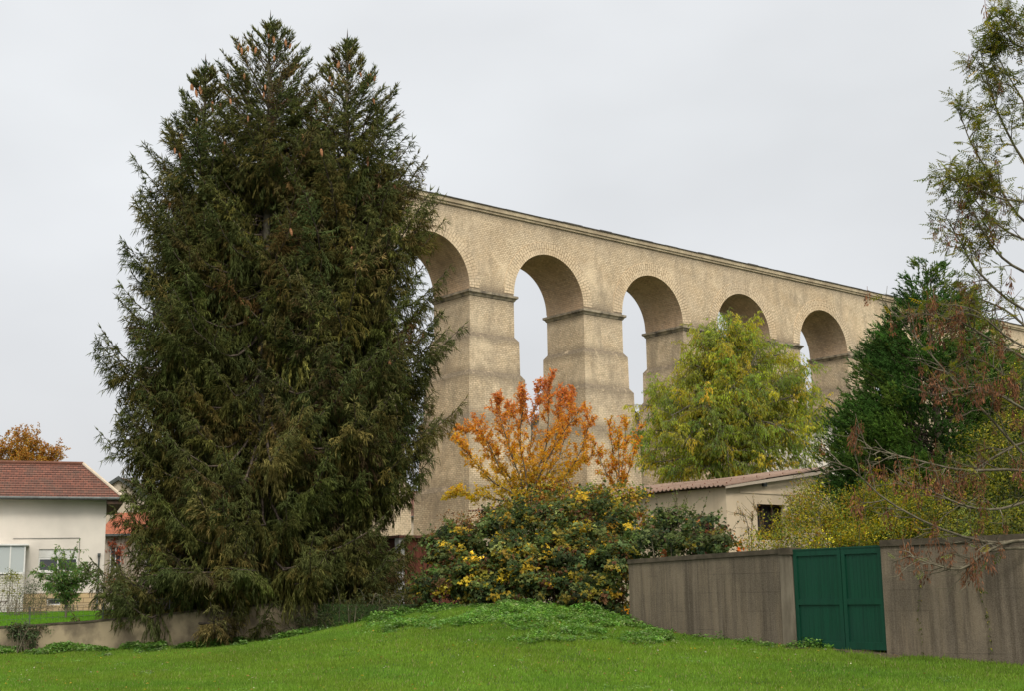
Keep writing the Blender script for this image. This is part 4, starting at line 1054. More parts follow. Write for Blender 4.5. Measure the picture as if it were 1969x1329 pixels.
stems = [[cb+rng.normal(0, .04, 3)*[1, 1, 0], A3(a[0], a[1], 1), A3(b[0], b[1], 1+d), A3(c[0], c[1], 1+d)] for a, b, c, d in (((1190, 960), (1180, 880), (1170, 812), 0), ((1192, 960), (1200, 870), (1205, 800), .4), ((1195, 965), (1215, 890), (1228, 820), -.4), ((1188, 965), (1160, 900), (1140, 850), .3), ((1190, 960), (1190, 880), (1187, 830), -.6))]
fan_tree('young_cherry_tree', 'slender small tree with yellow orange leaves beside weeping willow', cb, stems, MT['bark3'], nside=13, sidelen=.5, nleaf=15, ln=.12, wd=.055, cols=[(.60, .26, .025), (.58, .34, .03), (.55, .17, .03), (.4, .3, .04)], wts=[4, 3, 1, 1], r0=.03)

# willow
YW = 56.
wb = at(1415, 1120, YW); wb[2] = -.1; wr_ = rooted('willow_tree', 'broad yellow green willow drooping behind the shed roof', 'tree', wb)
trunk = path([wb, at(1412, 980, YW), at(1405, 900, YW), at(1400, 850, YW)], 8)-wb
lobes = [(1375, 660, 0), (1420, 640, .5), (1460, 670, -.5), (1500, 680, .6), (1540, 700, 0), (1340, 700, .5), (1300, 740, 0), (1260, 760, -.4), (1245, 830, .6), (1290, 800, -1.5), (1350, 780, -1.8), (1410, 740, -1.6), (1470, 740, -1.8), (1530, 760, -1.2), (1565, 770, .3), (1570, 830, -.5), (1520, 830, -2), (1450, 810, -2.2), (1380, 830, -2.3), (1310, 860, -2), (1260, 890, -1), (1430, 690, 2), (1350, 720, 2), (1500, 730, 2), (1280, 820, 1.8), (1560, 870, -1.2), (1480, 880, -2), (1400, 890, -2.3), (1330, 640+60, -.6), (1400, 690, -1), (1240, 780, .8), (1445, 660, .2), (1545, 735, -1), (1575, 800, .5), (1250, 905, .6), (1300, 915, -1), (1360, 905, -1.5), (1430, 915, -1.6), (1495, 905, -1.4), (1555, 890, -.6), (1235, 860, 1), (1400, 935, -1), (1480, 850, 1.5), (1330, 880, 1.4), (1420, 625, .2), (1375, 640, .4), (1345, 650, -.2)]
limbs = []
for (a, b, dy) in lobes:
    e = at(a, b, YW+dy)-wb; st_ = trunk[rng.integers(3, 8)]; mid = (st_*.45+e*.55)+np.array([0, 0, .9+rng.normal(0, .25)])+rng.normal(0, .2, 3); mid[:2] = (st_*.55+e*.45)[:2]; limbs.append(path([st_, mid, e], 8))
P = np.stack(limbs); A = Acc(); A.add(tubes(trunk[None], np.linspace(.26, .15, 8)[None], 9)); A.add(tubes(P, taper(len(P), 8, .085, .018), 6))
s1, t, par, l = sprout(P, 20, lambda t, p: 1.0+0*t, 55, .35, 1., .35, 6, .15); A.add(tubes(s1, taper(len(s1), 6, .014, .005), 4))
s2, t, par2, l = sprout(s1, 12, lambda t, p: .50+0*t, 50, .15, 1., -1.3, 6, .12); A.add(tubes(s2, taper(len(s2), 6, .005, .003), 3))
A.build('trunk', MT['bark2'], wr_, True); Lf = Acc()
lobe_c = palette([(.34, .35, .035), (.26, .315, .04), (.46, .39, .035), (.19, .25, .045)], [4, 4, 3, 2], len(s1), .12)
leafy(Lf, s2, 11, .14, .032, None, None, 1.1, .55, lo=.1, colof=lambda p, par_, t: lobe_c[par2[par_]]*np.exp(rng.normal(0, .2, (len(p), 1))))
leafy(Lf, s1, 14, .13, .034, None, None, .6, .7, lo=.2, colof=lambda p, par_, t: lobe_c[par_]*np.exp(rng.normal(0, .2, (len(p), 1))))
Lf.build('crown', MT['leaf_thin'], wr_)


# --- conical conifer right (feathery upswept sprays)
def cypress(label, apex, zbase, prof, n, width):
    H = apex[2]-zbase; root = tag(empty('cypress_tree', (apex[0], apex[1], zbase)), label, 'conifer tree'); pd = np.array([p[0] for p in prof]); pr = np.array([p[1] for p in prof])
    zt = np.linspace(0, 1, 12); A = Acc(); A.add(tubes(np.stack([0*zt, 0*zt, H*.97*zt], -1)[None], (.2*(1-zt)+.01)[None], 8))
    # every bough is an upswept plume mass; together they make the lumpy cone
    nb = 640; ub = .15+rng.uniform(.0, 1, nb)**.62*(H-.9); ab = np.arange(nb)*2.399+rng.normal(0, .3, nb); rb = np.interp(ub, pd, pr)*rng.uniform(.80, 1.03, nb)
    K = 6; t = np.linspace(0, 1, K)[None]; zb_ = H-ub; st = np.maximum(zb_-.5*rb, .05)
    zz = st[:, None]+(zb_-st)[:, None]*t**1.3; rd = rb[:, None]*t**.9; P = np.stack([np.cos(ab)[:, None]*rd, np.sin(ab)[:, None]*rd, zz], -1); A.add(tubes(P, (.006+.008*rb[:, None])*(1-.8*t), 4)); A.build('trunk', MT['bark'], root, True)
    bt = palette([(.055, .12, .020), (.080, .15, .022), (.042, .09, .020), (.11, .165, .024)], [4, 3, 3, 1], nb, .16)
    wq = np.clip(rb, .5, 3)**1.1; par = rng.choice(nb, n, p=wq/wq.sum()); tl = rng.uniform(.3, 1, len(par))**.5; p, d = interp(P, par, tl)
    offr = (.10+.27*np.clip(rb[par], .1, 1.3))[:, None]; p = p+rvec(len(par))*rng.uniform(0, 1, (len(par), 1))**.5*offr*np.array([1, 1, .8])
    o = nrm(np.stack([np.cos(ab), np.sin(ab), 0*ab], -1))[par]; D = nrm(o*rng.uniform(.5, 1.2, len(par))[:, None]+np.array([0, 0, 1.])*rng.uniform(.3, 1.0, len(par))[:, None]+rng.normal(0, .22, (len(par), 3)))
    c = bt[par]*np.exp(rng.normal(0, .15, (len(par), 1))); S = Acc(); l = rng.uniform(.14, .28, len(par)); S.add(spindles(p, D, l, np.full(len(par), .026), c))
    a, b = frame(D)
    for i in range(8):
        f = rng.uniform(.05, .85, len(par)); g = rng.uniform(0, 3.14, len(par))[:, None]; sgn = (1 if i % 2 else -1); e = nrm(D*1.1+(a*np.cos(g)+b*np.sin(g))*sgn*.65+[0, 0, .15])
        S.add(spindles(p+D*(l*f)[:, None], e, l*.5*rng.uniform(.6, 1.1, len(par)), np.full(len(par), .020), c*np.exp(rng.normal(0, .1, (len(par), 1)))))
    S.build('foliage', MT['thuja'], root); return root


ap = at(1778, 484, 34.5)
cypress('dense dark green conical conifer behind the garden gate', ap, -1.0, [(0, .15), (.5, .50), (1, .78), (1.5, 1.05), (2.2, 1.45), (3, 1.95), (4, 2.45), (5, 2.85), (5.8, 2.95), (7, 2.8), (9, 2.3), (10, 1.9)], 52000, 2.7)


# --- bushes: leaf masses on canes, uneven, with deep gaps
def bush(name, label, cat, base, blobs, ln, wd, cols, wts, dens=170, cane=(.12, .10, .05), canes=26, out_=None, mat='leaf', clump=.22, sprays=0, spray_len=.8, group=None, tri=False, droop=.25, sub=None, crange=.3):
    """blobs: (px, py, depth, rx, rz, ry) ellipsoids of growth"""
    r = rooted(name, label, cat, base, group); base = np.array(base, float); Lf = Acc(); A = Acc(); allc = []
    for (bx_, by_, bd_, rx, rz_, ry) in blobs:
        c = at(bx_, by_, bd_)-base; area = 4*math.pi*((rx*rz_+rx*ry+rz_*ry)/3); nc = int(area*dens*1.75/26)
        u = rvec(nc); u[:, 2] = np.abs(u[:, 2])*np.where(rng.uniform(size=nc) < .38, -1, 1)
        rr_ = rng.uniform(.55, 1.08, nc)**.8*(1+.17*np.sin(u[:, 0]*5.1+bx_)*np.sin(u[:, 2]*6.3+by_)+.1*np.sin(u[:, 1]*9+u[:, 0]*7+bx_)); q = c+u*np.array([rx, ry, rz_])*rr_[:, None]; allc.append((q, u))
    q = np.concatenate([a for a, b in allc]); u = np.concatenate([b for a, b in allc])
    gz = garden_z(q[:, 0]+base[0], q[:, 1]+base[1]); lz = lawn_z(q[:, 0]+base[0], q[:, 1]+base[1]); gz = np.where(q[:, 1]+base[1] < fence_y(q[:, 0]+base[0]), lz, gz)-base[2]; keep = q[:, 2] > gz-.05; q = q[keep]; u = u[keep]
    nc = len(q); ct = palette(cols, wts, nc, crange, .05)
    k = 26; par = np.repeat(np.arange(nc), k); p = q[par]+rng.normal(0, clump*.55, (nc*k, 3))*np.array([1, 1, .7]); D = nrm(rvec(nc*k)+u[par]*.7+np.array([0, 0, -droop])); nn = nrm(u[par]*.8+np.array([0, -.3, .7])+rvec(nc*k)*.6)
    own = rng.uniform(size=nc*k) < .3; T = ct[par]; T[own] = palette(cols, wts, int(own.sum()), .2, .05); T = T*np.exp(rng.normal(0, .14, (nc*k, 1)))
    s_ = rng.uniform(.4, 1.3, nc*k)
    if tri:
        a = nrm(np.cross(D, nn))
        for g in (-.95, 0, .95): Dg = nrm(D*math.cos(g)+a*math.sin(g)); Lf.add(leaves(p, Dg, nn, s_*ln*(1.1 if g == 0 else .85), s_*wd, T))
    else: Lf.add(leaves(p, D, nn, s_*ln, s_*wd, T))
    # canes from the ground through the mass
    ch = rng.choice(nc, min(canes, nc)); e = q[ch]; b = e*np.array([.75, .8, 0])+rng.normal(0, .15, (len(e), 3))*[1, 1, 0]; b[:, 2] = np.minimum(gz[keep][ch] if len(gz) == len(keep) else 0, e[:, 2]-.1); mid = (b+e)/2+np.array([0, 0, .25])
    C_ = np.stack([path([b[i], mid[i], e[i]], 7) for i in range(len(e))]); A.add(tubes(C_, taper(len(C_), 7, .014, .005), 4))
    if sprays:
        up = np.where(u[:, 2] > .25)[0]; ch = rng.choice(up, sprays); st = q[ch]; Dr = nrm(u[ch]*.6+np.array([0, 0, 1.])+rng.normal(0, .3, (sprays, 3))); l = rng.uniform(.4, 1.1, sprays)*spray_len
        Q = np.empty((sprays, 6, 3)); Q[:, 0] = st; d = Dr
        for i in range(1, 6): d = nrm(d+np.array([0, 0, -.12])+rng.normal(0, .07, d.shape)); Q[:, i] = Q[:, i-1]+d*(l/5)[:, None]
        A.add(tubes(Q, taper(sprays, 6, .007, .003), 3)); leafy(Lf, Q, 12, ln*.8, wd*.8, cols, wts, .0, .8, lo=.1)
    A.build('stems', MT['bark3'], r, True); Lf.build('foliage', MT[mat], r); return r


BR = [(.065, .10, .030), (.09, .125, .032), (.115, .14, .045), (.22, .18, .028), (.44, .31, .03), (.15, .075, .035), (.045, .072, .026)]
bs = at(1030, 1160, 33.2); bs[2] = -.3
bush('bramble_bush', 'high bramble thicket with yellow specked leaves above the lawn mound', 'bush', bs,
     [(870, 1075, 34.2, .75, .75, .8), (905, 1120, 33.2, .9, .6, .7), (960, 1050, 34.4, .95, .95, .9), (1030, 1030, 34.4, .95, .9, .9), (1015, 1100, 33.2, 1.0, .85, .8), (1100, 1020, 34.2, .9, .85, .9), (1105, 1085, 33.0, 1.0, .95, .8), (1175, 1035, 33.6, .75, .9, .9), (1180, 1110, 32.2, .6, .85, .7), (840, 1135, 33.4, .55, .45, .5), (1060, 1140, 32.6, .9, .5, .6), (950, 1140, 33, .8, .5, .6), (1060, 1100, 34.6, 1.9, 1.0, .5), (930, 1120, 34.4, 1.0, .6, .4), (1150, 1150, 31.8, .7, .5, .5), (870, 1040, 35.0, .45, .35, .5)],
     .085, .058, BR, [5, 5, 4, 3, 2.0, 2.2, 4], dens=200, tri=True, canes=50, sprays=60, spray_len=.6, crange=.42, clump=.17)
bs = at(1190, 975, 36.2); bs[2] = -.6
VN = [(.42, .30, .03), (.30, .20, .03), (.28, .12, .03), (.13, .15, .03), (.07, .10, .03), (.18, .06, .03)]
bush('climbing_vine', 'yellow and rusty vine spilling over the left end of shed roof', 'vine', bs,
     [(1185, 960, 36.6, .75, .42, .6), (1130, 970, 36.6, .8, .45, .6), (1060, 965, 36.8, .8, .4, .5), (1000, 985, 37, .6, .4, .5), (1215, 1010, 35.9, .5, .6, .5), (1150, 1020, 35.6, .6, .55, .5)], .10, .085, VN, [3, 3, 2, 3, 3, 1], dens=170, canes=20, sprays=16, spray_len=.6)
bs = at(905, 1010, 41); bs[2] = -.4
bush('ivy_hedge', 'rust brown climbing leaves covering the wall beside the boarded hut', 'vine', bs, [(905, 1010, 41.0, .85, .42, .4), (880, 1050, 40.6, .5, .6, .4), (960, 1000, 41, .6, .35, .4)], .07, .05, [(.20, .09, .03), (.26, .13, .04), (.12, .07, .03), (.10, .10, .03)], [4, 3, 2, 2], dens=210, canes=14)
bs = at(1320, 1050, 31.2); bs[2] = -.7
bush('bramble_bush', 'dark green bramble mound piled behind the left concrete wall', 'bush', bs,
     [(1255, 1050, 32.4, .6, .45, .6), (1300, 1020, 32.6, .6, .5, .6), (1355, 1030, 31.6, .55, .42, .6), (1330, 1055, 31.2, .7, .35, .5), (1390, 1052, 30.8, .4, .28, .5), (1270, 1020, 33, .4, .35, .5)],
     .08, .055, BR[:4]+[(.26, .09, .03), (.10, .05, .03), (.035, .06, .026)], [5, 5, 4, .8, .6, 1.6, 4], dens=160, tri=True, canes=24, sprays=20, spray_len=.7, crange=.4, clump=.17)
YG = [(.24, .24, .022), (.36, .31, .022), (.15, .18, .025), (.34, .25, .02), (.30, .15, .03), (.10, .14, .03)]
bs = at(1600, 1040, 29.8); bs[2] = -.9
bush('privet_shrub', 'loose yellow green shrub rising over the gate top', 'shrub', bs,
     [(1515, 1040, 30.6, .4, .25, .5), (1500, 1015, 31.4, .3, .35, .4), (1535, 990, 31.4, .35, .4, .5), (1575, 1010, 31, .55, .55, .7), (1545, 985, 31.6, .3, .45, .5), (1560, 955, 32, .25, .38, .4), (1630, 1000, 30.6, .7, .62, .7), (1700, 985, 30.6, .65, .68, .7), (1765, 1000, 30.6, .6, .65, .7), (1600, 1035, 29.6, .8, .35, .6), (1700, 1030, 29.4, .7, .4, .6), (1740, 950, 31.6, .5, .5, .5), (1460, 1045, 30.2, .35, .25, .4)],
     .062, .030, YG, [4, 3, 4, 2, 1, 3], dens=320, canes=50, sprays=120, spray_len=.6, crange=.36)
bs = at(1880, 1000, 28.4); bs[2] = -1.0
bush('olive_shrub', 'dull olive shrub behind the right concrete wall beneath ash branches', 'shrub', bs,
     [(1830, 1000, 29.4, .7, .6, .7), (1890, 960, 29.6, .7, .8, .7), (1960, 940, 29.2, .8, .9, .8), (1900, 880, 30.6, .7, .7, .7), (1960, 850, 30.4, .8, .8, .8), (1870, 1030, 28, .7, .35, .6), (1950, 1010, 27.8, .8, .5, .6), (1990, 760, 32, .8, .9, .8), (2040, 900, 29, .9, 1.6, .8)],
     .07, .034, [(.16, .18, .025), (.26, .25, .025), (.08, .10, .025), (.28, .23, .03), (.05, .07, .02)], [4, 3, 4, 1.5, 3], dens=230, canes=40, sprays=40, spray_len=.8)
bs = at(690, 1190, 34.0); bs[2] = -.8
bush('undergrowth_bush', 'dark undergrowth filling the foot of the right hand spruce', 'bush', bs, [(600, 1205, 34.1, .5, .3, .3), (655, 1190, 34.0, .6, .38, .35), (715, 1180, 33.8, .6, .38, .35), (770, 1165, 33.2, .5, .32, .3), (560, 1222, 34.3, .35, .22, .25), (520, 1228, 34.4, .2, .12, .15)], .09, .028, [(.05, .065, .022), (.075, .08, .025), (.04, .05, .02)], [3, 2, 3], dens=190, canes=20, sprays=24, spray_len=.5)
# young sapling shoots above the wall
bs = at(1432, 1030, 31.5); bs[2] = -.9
fan_tree('young_sapling', 'thin sapling with sparse rusty leaves against the cream shed wall', bs, [[bs, at(1440, 1020, 31.5), at(1425, 992, 31.5), at(1418, 988, 31.5)], [bs, at(1462, 1020, 31.5), at(1455, 985, 31.4), at(1450, 975, 31.4)], [bs, at(1445, 1030, 31.6), at(1447, 1000, 31.6), at(1447, 990, 31.6)]], MT['bark3'], 7, .009, 8, .14, 7, .05, .02, cols=[(.30, .17, .04), (.20, .18, .04), (.26, .10, .03)], wts=[3, 3, 1], sub=1)
bs = at(1303, 1000, 32.4); bs[2] = -.9
fan_tree('tall_weed', 'tall thin weeds with a leafy head standing above dark brambles', bs, [[bs, at(1304, 1000, 32.4), at(1302, 975, 32.4), at(1300, 950, 32.4)], [bs, at(1318, 1000, 32.4), at(1318, 980, 32.4), at(1318, 965, 32.4)], [bs, at(1290, 1000, 32.4), at(1283, 990, 32.4), at(1280, 983, 32.4)]], MT['bark3'], 7, .008, 4, .12, 6, .06, .03, cols=[(.13, .16, .04), (.10, .10, .03)], wts=[3, 1], sub=1, cat='weed')

# garden on the left
yb = at(127, 1180, 46); yb[2] = float(garden_z(yb[0], 46))
y_st = []
for (a, b, d_) in ((75, 1115, 0), (68, 1100, .2), (85, 1085, -.3), (105, 1060, .3), (125, 1065, -.2), (143, 1058, .1), (160, 1085, .3), (185, 1098, -.1), (178, 1118, .2), (100, 1130, -.4), (150, 1125, .4), (112, 1100, -.6), (145, 1095, -.6), (90, 1125, .5)):
    y_st.append([yb, at(127, 1145, 46), at(127+(a-127)*.35, 1125+(b-1125)*.4, 46+d_*.4), at(a, b, 46+d_)])
fan_tree('young_tree', 'small round headed green tree before the white house window', yb, y_st, MT['bark3'], 8, .030, 9, .46, 10, .115, .05, cols=[(.09, .18, .045), (.13, .22, .05), (.18, .22, .05)], wts=[4, 4, 1], up=-.1, sub=2, droop=.7)
def gshrub(name, label, px, py, Y, rx, rz_, cols, ln=.07, wd=.035, dens=200, **k):
    b = at(px, py, Y); bb = b.copy(); bb[2] = float(garden_z(b[0], Y)); return bush(name, label, 'shrub', bb, [(px, py, Y, rx, rz_, rx*.8)], ln, wd, cols, [1]*len(cols), dens, canes=10, **k)
gshrub('dark_shrub', 'dark green shrub at the foot of the white house wall', 66, 1143, 58, .55, .55, [(.035, .06, .025), (.06, .08, .03)])
gshrub('border_shrub', 'low greyish brown shrub on grass below house plinth', 62, 1172, 52, .85, .38, [(.13, .11, .06), (.10, .10, .04), (.17, .13, .08)], .09, .02)
gshrub('small_shrub', 'little green shrub behind the young tree trunk', 132, 1162, 57, .35, .36, [(.05, .09, .03), (.09, .11, .03)])
gshrub('yellow_shrub', 'yellowish green shrub under the porch at left edge', 24, 1125, 57, .5, .6, [(.20, .20, .04), (.12, .14, .03)])
gshrub('olive_hedge', 'dull olive hedge at the corner behind white house', 226, 1132, 62, .95, 1.0, [(.09, .09, .03), (.12, .11, .04), (.06, .07, .025)], dens=150)
gshrub('bare_stem_shrub', 'thin brown stemmed shrub by the house plinth corner', 177, 1150, 60, .35, .55, [(.30, .22, .15), (.22, .16, .10)], .10, .012, 60)
iv = at(60, 1215, 34.9); iv[2] = -1.0
bush('ivy_plant', 'green ivy trailing down the retaining wall at left', 'ivy', iv, [(50, 1212, 34.95, .52, .17, .16), (62, 1228, 34.92, .20, .22, .12), (35, 1222, 34.92, .18, .2, .1)], .06, .05, [(.06, .09, .035), (.09, .12, .05), (.05, .06, .03), (.14, .08, .04)], [4, 3, 2, .6], dens=420, canes=14, clump=.12)
iv = at(35, 1250, 34.8)
# red creeper on the old wall between the houses
rc = at(217, 1085, 83.8); rc[2] = -.5
bush('red_creeper', 'red leaved creeper climbing the old wall below the orange roof', 'vine', rc, [(217, 1080, 83.85, .45, 1.3, .2), (240, 1055, 83.85, .4, .6, .2), (215, 1045, 83.85, .25, .6, .2)], .13, .10, [(.36, .10, .05), (.28, .09, .05), (.30, .16, .08)], [3, 3, 1], dens=60, canes=10)
# orange autumn tree behind the house
ob = at(45, 1140, 92); ob[2] = -.4
lb = [(30, 838, 0), (60, 855, .5), (95, 868, 0), (112, 885, .3), (10, 860, -.5), (-30, 870, 0), (45, 880, -1.5), (80, 900, -1.3), (20, 900, 1.5), (-20, 900, .5), (55, 845, 1), (0, 845, 1), (85, 880, 1.2), (-50, 850, 1), (70, 870, -.8), (35, 860, -1), (100, 905, 0)]
orr = rooted('autumn_tree', 'tree with orange brown autumn leaves rising behind white house roof', 'tree', ob)
tr_ = path([ob, at(42, 1040, 92), at(40, 950, 92)], 7)-ob; lm = []
for a, b, d_ in lb: e = at(a, b, 92+d_)-ob; s0 = tr_[rng.integers(3, 7)]; lm.append(path([s0, (s0+e)/2+[0, 0, .4], e], 7))
P = np.stack(lm); A = Acc(); A.add(tubes(tr_[None], np.linspace(.28, .15, 7)[None], 8)); A.add(tubes(P, taper(len(P), 7, .07, .015), 5)); s1, t, par, l = sprout(P, 12, lambda t, p: 1.0+0*t, 50, .45, 1, .1, 5, .15); A.add(tubes(s1, taper(len(s1), 5, .015, .005), 3))
s2, t, par, l = sprout(s1, 5, lambda t, p: .45+0*t, 50, .2, 1, 0, 4, .12); A.build('trunk', MT['bark2'], orr, True); Lf = Acc(); leafy(Lf, s2, 16, .15, .10, [(.36, .17, .03), (.28, .13, .03), (.42, .24, .04), (.22, .17, .04)], [4, 3, 2, 1.5], .4, .9, off=.1); Lf.build('crown', MT['leaf'], orr)

# --- ash tree at the right edge, branches reaching in, with hanging bunches of keys
YA = 24.6
ab0 = at(2110, 1300, 25.4); ab0[2] = -1.3
ar = rooted('ash_tree', 'ash tree reaching in from the right edge hung with brown seed bunches', 'tree', ab0)
def W3(px, py, dy=0): return at(px, py, YA+dy)-ab0
tk = path([ab0-ab0, W3(2100, 900, .8), W3(2085, 500, .8), W3(2060, 150, .6), W3(2040, -60, .5)], 12)
A = Acc(); A.add(tubes(tk[None], np.linspace(.17, .03, 12)[None], 10))
mains = [[(2095, 960, .8), (1985, 890, .2), (1900, 800, -.2), (1840, 740, -.4), (1770, 660, -.5), (1720, 600, -.6)],
         [(2095, 930, .8), (1960, 905, .2), (1850, 905, -.2), (1740, 880, -.5), (1655, 860, -.6)],
         [(2098, 1010, .6), (1950, 1042, -.2), (1880, 1040, -.5), (1790, 1010, -.7), (1700, 960, -.8), (1640, 905, -.9), (1585, 885, -1)],
         [(2098, 1040, .4), (1960, 1040, -.8), (1900, 1060, -1.2), (1850, 1095, -1.4), (1790, 1085, -1.5), (1745, 1068, -1.5)],
         [(2098, 1060, .4), (1970, 1055, -.6), (1910, 1060, -.9), (1870, 1072, -1.1), (1838, 1105, -1.2)],
         [(2090, 760, .8), (1970, 690, .2), (1900, 650, -.1), (1850, 620, -.2), (1810, 610, -.2), (1770, 600, -.3)],
         [(2088, 640, .8), (1960, 590, .2), (1880, 520, 0), (1850, 470, -.1), (1815, 410, -.2)],
         [(2085, 560, .8), (1965, 520, .1), (1905, 470, -.1), (1870, 400, -.2), (1835, 330, -.2)],
         [(2080, 480, .8), (1975, 430, .3), (1915, 350, .1), (1870, 280, 0), (1845, 215, 0)],
         [(2075, 400, .8), (1985, 330, .3), (1930, 240, .1), (1900, 160, 0), (1885, 95, 0)],
         [(2078, 420, .8), (1990, 390, 0), (1920, 380, -.3), (1860, 350, -.4), (1828, 340, -.5)],
         [(2070, 300, .8), (2010, 260, .3), (1960, 180, .1), (1925, 120, 0)],
         [(2060, 160, .6), (2010, 100, .2), (1960, 60, 0), (1915, 30, 0)], [(2065, 180, .6), (2000, 110, .2), (1955, 85, 0), (1925, 72, 0)],
         [(2092, 850, .8), (1990, 800, -.2), (1920, 760, -.6), (1870, 745, -.8), (1800, 760, -1)],
         [(2095, 930, .6), (1990, 960, -.4), (1920, 980, -.8), (1860, 975, -1.1), (1800, 950, -1.3), (1760, 935, -1.4)],
         [(2088, 690, .8), (1990, 640, .8), (1940, 600, 1), (1900, 580, 1.2), (1870, 570, 1.3)],
         [(2094, 800, .9), (1980, 760, .5), (1900, 700, .4), (1850, 690, .3)], [(2090, 720, .8), (2000, 680, -.1), (1940, 650, -.3), (1880, 600, -.5), (1850, 590, -.5)], [(2095, 880, .6), (1990, 850, .6), (1930, 870, .4), (1880, 900, .3), (1840, 930, .2)],
         [(2080, 520, .8), (1990, 470, .9), (1930, 440, 1.1), (1880, 390, 1.2), (1860, 350, 1.2)]]
M_ = np.stack([path([W3(*c) for c in m_], 14) for m_ in mains]); Mr = M_[[0, 2, 5, 6, 7, 8, 9, 11, 12, 14, 17]].copy(); Mr[:, :, 0] = 2*Mr[:, :1, 0]-Mr[:, :, 0]*.9-Mr[:, :1, 0]*.1; Mr[:, :, 1] += .3*(Mr[:, :, 0]-Mr[:, :1, 0]); M_ = np.concatenate([M_, Mr]); A.add(tubes(M_, taper(len(M_), 14, .034, .007), 7))
s1, t, par1, l = sprout(M_, 13, lambda t, p: np.where(((p >= 6) & (p <= 13)) | (p >= 20), .6, .9)*(1-.45*t), 42, .3, 1., .05, 7, .13); A.add(tubes(s1, taper(len(s1), 7, .012, .005), 5))
s2, t, par2, l = sprout(s1, 3, lambda t, p: .32+0*t, 40, .3, 1., .15, 4, .1); A.add(tubes(s2, taper(len(s2), 4, .006, .0035), 4))
A.build('trunk', MT['bark3'], ar, True)
# pinnate leaves
Lf = Acc()
def pinnate(pts, n, prob, cols, wts, L0=.25):
    B = len(pts); par = np.repeat(np.arange(B), n); k = rng.uniform(size=len(par)) < prob(pts[par, -1])*np.interp(pts[par, -1, 0]+ab0[0], [7.3, 8.3], [.22, 1.]); par = par[k]; m_ = len(par); t = rng.uniform(.35, 1, m_); p, d = interp(pts, par, t)
    R = nrm(d*.5+rvec(m_)*.8+np.array([0, 0, -.15])); c = palette(cols, wts, m_, .2, .06); l = rng.uniform(.7, 1.1, m_)*L0; nn = nrm(rvec(m_)*.5+[0, 0, 1.]); s = nrm(np.cross(R, nn))
    rp_ = np.stack([p, p+R*(l*.5)[:, None], p+R*l[:, None]-[0, 0, .03]], 1); Lf.add((lambda v: (v[0], v[1], np.repeat(c*1.0, 9, axis=0)))(tubes(rp_, np.full((m_, 3), .0022), 3)))
    for i in range(4):
        f = .35+.6*i/3.3
        for sg in (-1, 1): Lf.add(leaves(p+R*(l*f)[:, None]-np.array([0, 0, .03])*f, nrm(R*.65+s*sg+[0, 0, -.25]), nn, l*.33, l*.125, c))
    Lf.add(leaves(p+R*l[:, None]-[0, 0, .03], R, nn, l*.33, l*.13, c))
def up_p(e):    # fewer leaves low down, where seed bunches hang
    z = e[:, 2]+ab0[2]; return np.interp(z, [.5, 3, 5, 6, 9], [.05, .14, .14, .45, .6])
AC = [(.13, .145, .03), (.20, .20, .03), (.09, .11, .025), (.28, .24, .035)]
pinnate(s2, 6, up_p, AC, [4, 3, 3, 1]); pinnate(s1, 9, up_p, AC, [4, 3, 3, 1])
Lf.build('foliage', MT['leaf'], ar)
# bunches of keys
def bunch_mesh(seed):
    rg = np.random.default_rng(seed); n = 34; z = -rg.uniform(0, .15, n); a = rg.uniform(0, 6.28, n); r = .010+.028*rg.uniform(0, 1, n); P = np.stack([np.cos(a)*r, np.sin(a)*r, z], -1)
    D = nrm(np.stack([np.cos(a)*.35, np.sin(a)*.35, -np.ones(n)], -1)+rg.normal(0, .12, (n, 3))); v, f, t = leaves(P, D, nrm(rg.normal(size=(n, 3))), np.full(n, .042), np.full(n, .012), np.zeros((n, 3)), .1)
    st = tubes(np.array([[[0, 0, .05], [0, 0, -.06], [0.005, 0, -.14]]]), np.array([[.003, .0025, .0015]]), 4); V = np.concatenate([v, st[0]]); Fq = np.concatenate([f, st[1]+len(v)])
    o = fast('seed_bunch', V, Fq, None, MT['keys']); me = o.data; bpy.data.objects.remove(o); return me
bms = [bunch_mesh(i) for i in range(5)]
allp = np.concatenate([s1[:, -1], s1[:, 4], s2[:, -1]]); zz = allp[:, 2]+ab0[2]; x_ = allp[:, 0]+ab0[0]; wt = np.interp(x_, [6.6, 8.4], [.35, 1.])*np.interp(zz, [.25, .5, 3.8, 5.8, 6.2, 7.2, 9], [.04, 1, 1.1, .8, .5, .4, .06])*(x_ < 9.6); ch = rng.choice(len(allp), 300, replace=False, p=wt/wt.sum())
def put_bunch(i, e, sc_):
    o = bpy.data.objects.new('seed_bunch', bms[i % 5]); C.objects.link(o); o.parent = ar; o.location = e; o.rotation_euler = (rng.normal(0, .12), rng.normal(0, .12), rng.uniform(0, 6)); o.scale = (sc_, sc_, sc_)
for i, j in enumerate(ch[:100]): put_bunch(i, allp[j]+np.array([0, 0, -.02]), rng.uniform(1.6, 2.4))
# the smaller rest of the bunches as one part
Vs, Fs, n0 = [], [], 0
for i, j in enumerate(ch[100:]):
    me = bms[i % 5]; v = np.empty(len(me.vertices)*3); me.vertices.foreach_get('co', v); f = np.empty(len(me.loops), dtype=np.int32); me.loops.foreach_get('vertex_index', f)
    Vs.append(v.reshape(-1, 3)*rng.uniform(.9, 1.5)+allp[j]+rng.normal(0, .03, 3)); Fs.append(f.reshape(-1, 3)+n0); n0 += len(me.vertices)
tag(fast('small_seed_bunches', np.concatenate(Vs), np.concatenate(Fs), None, MT['keys'], ar), kind='stuff')
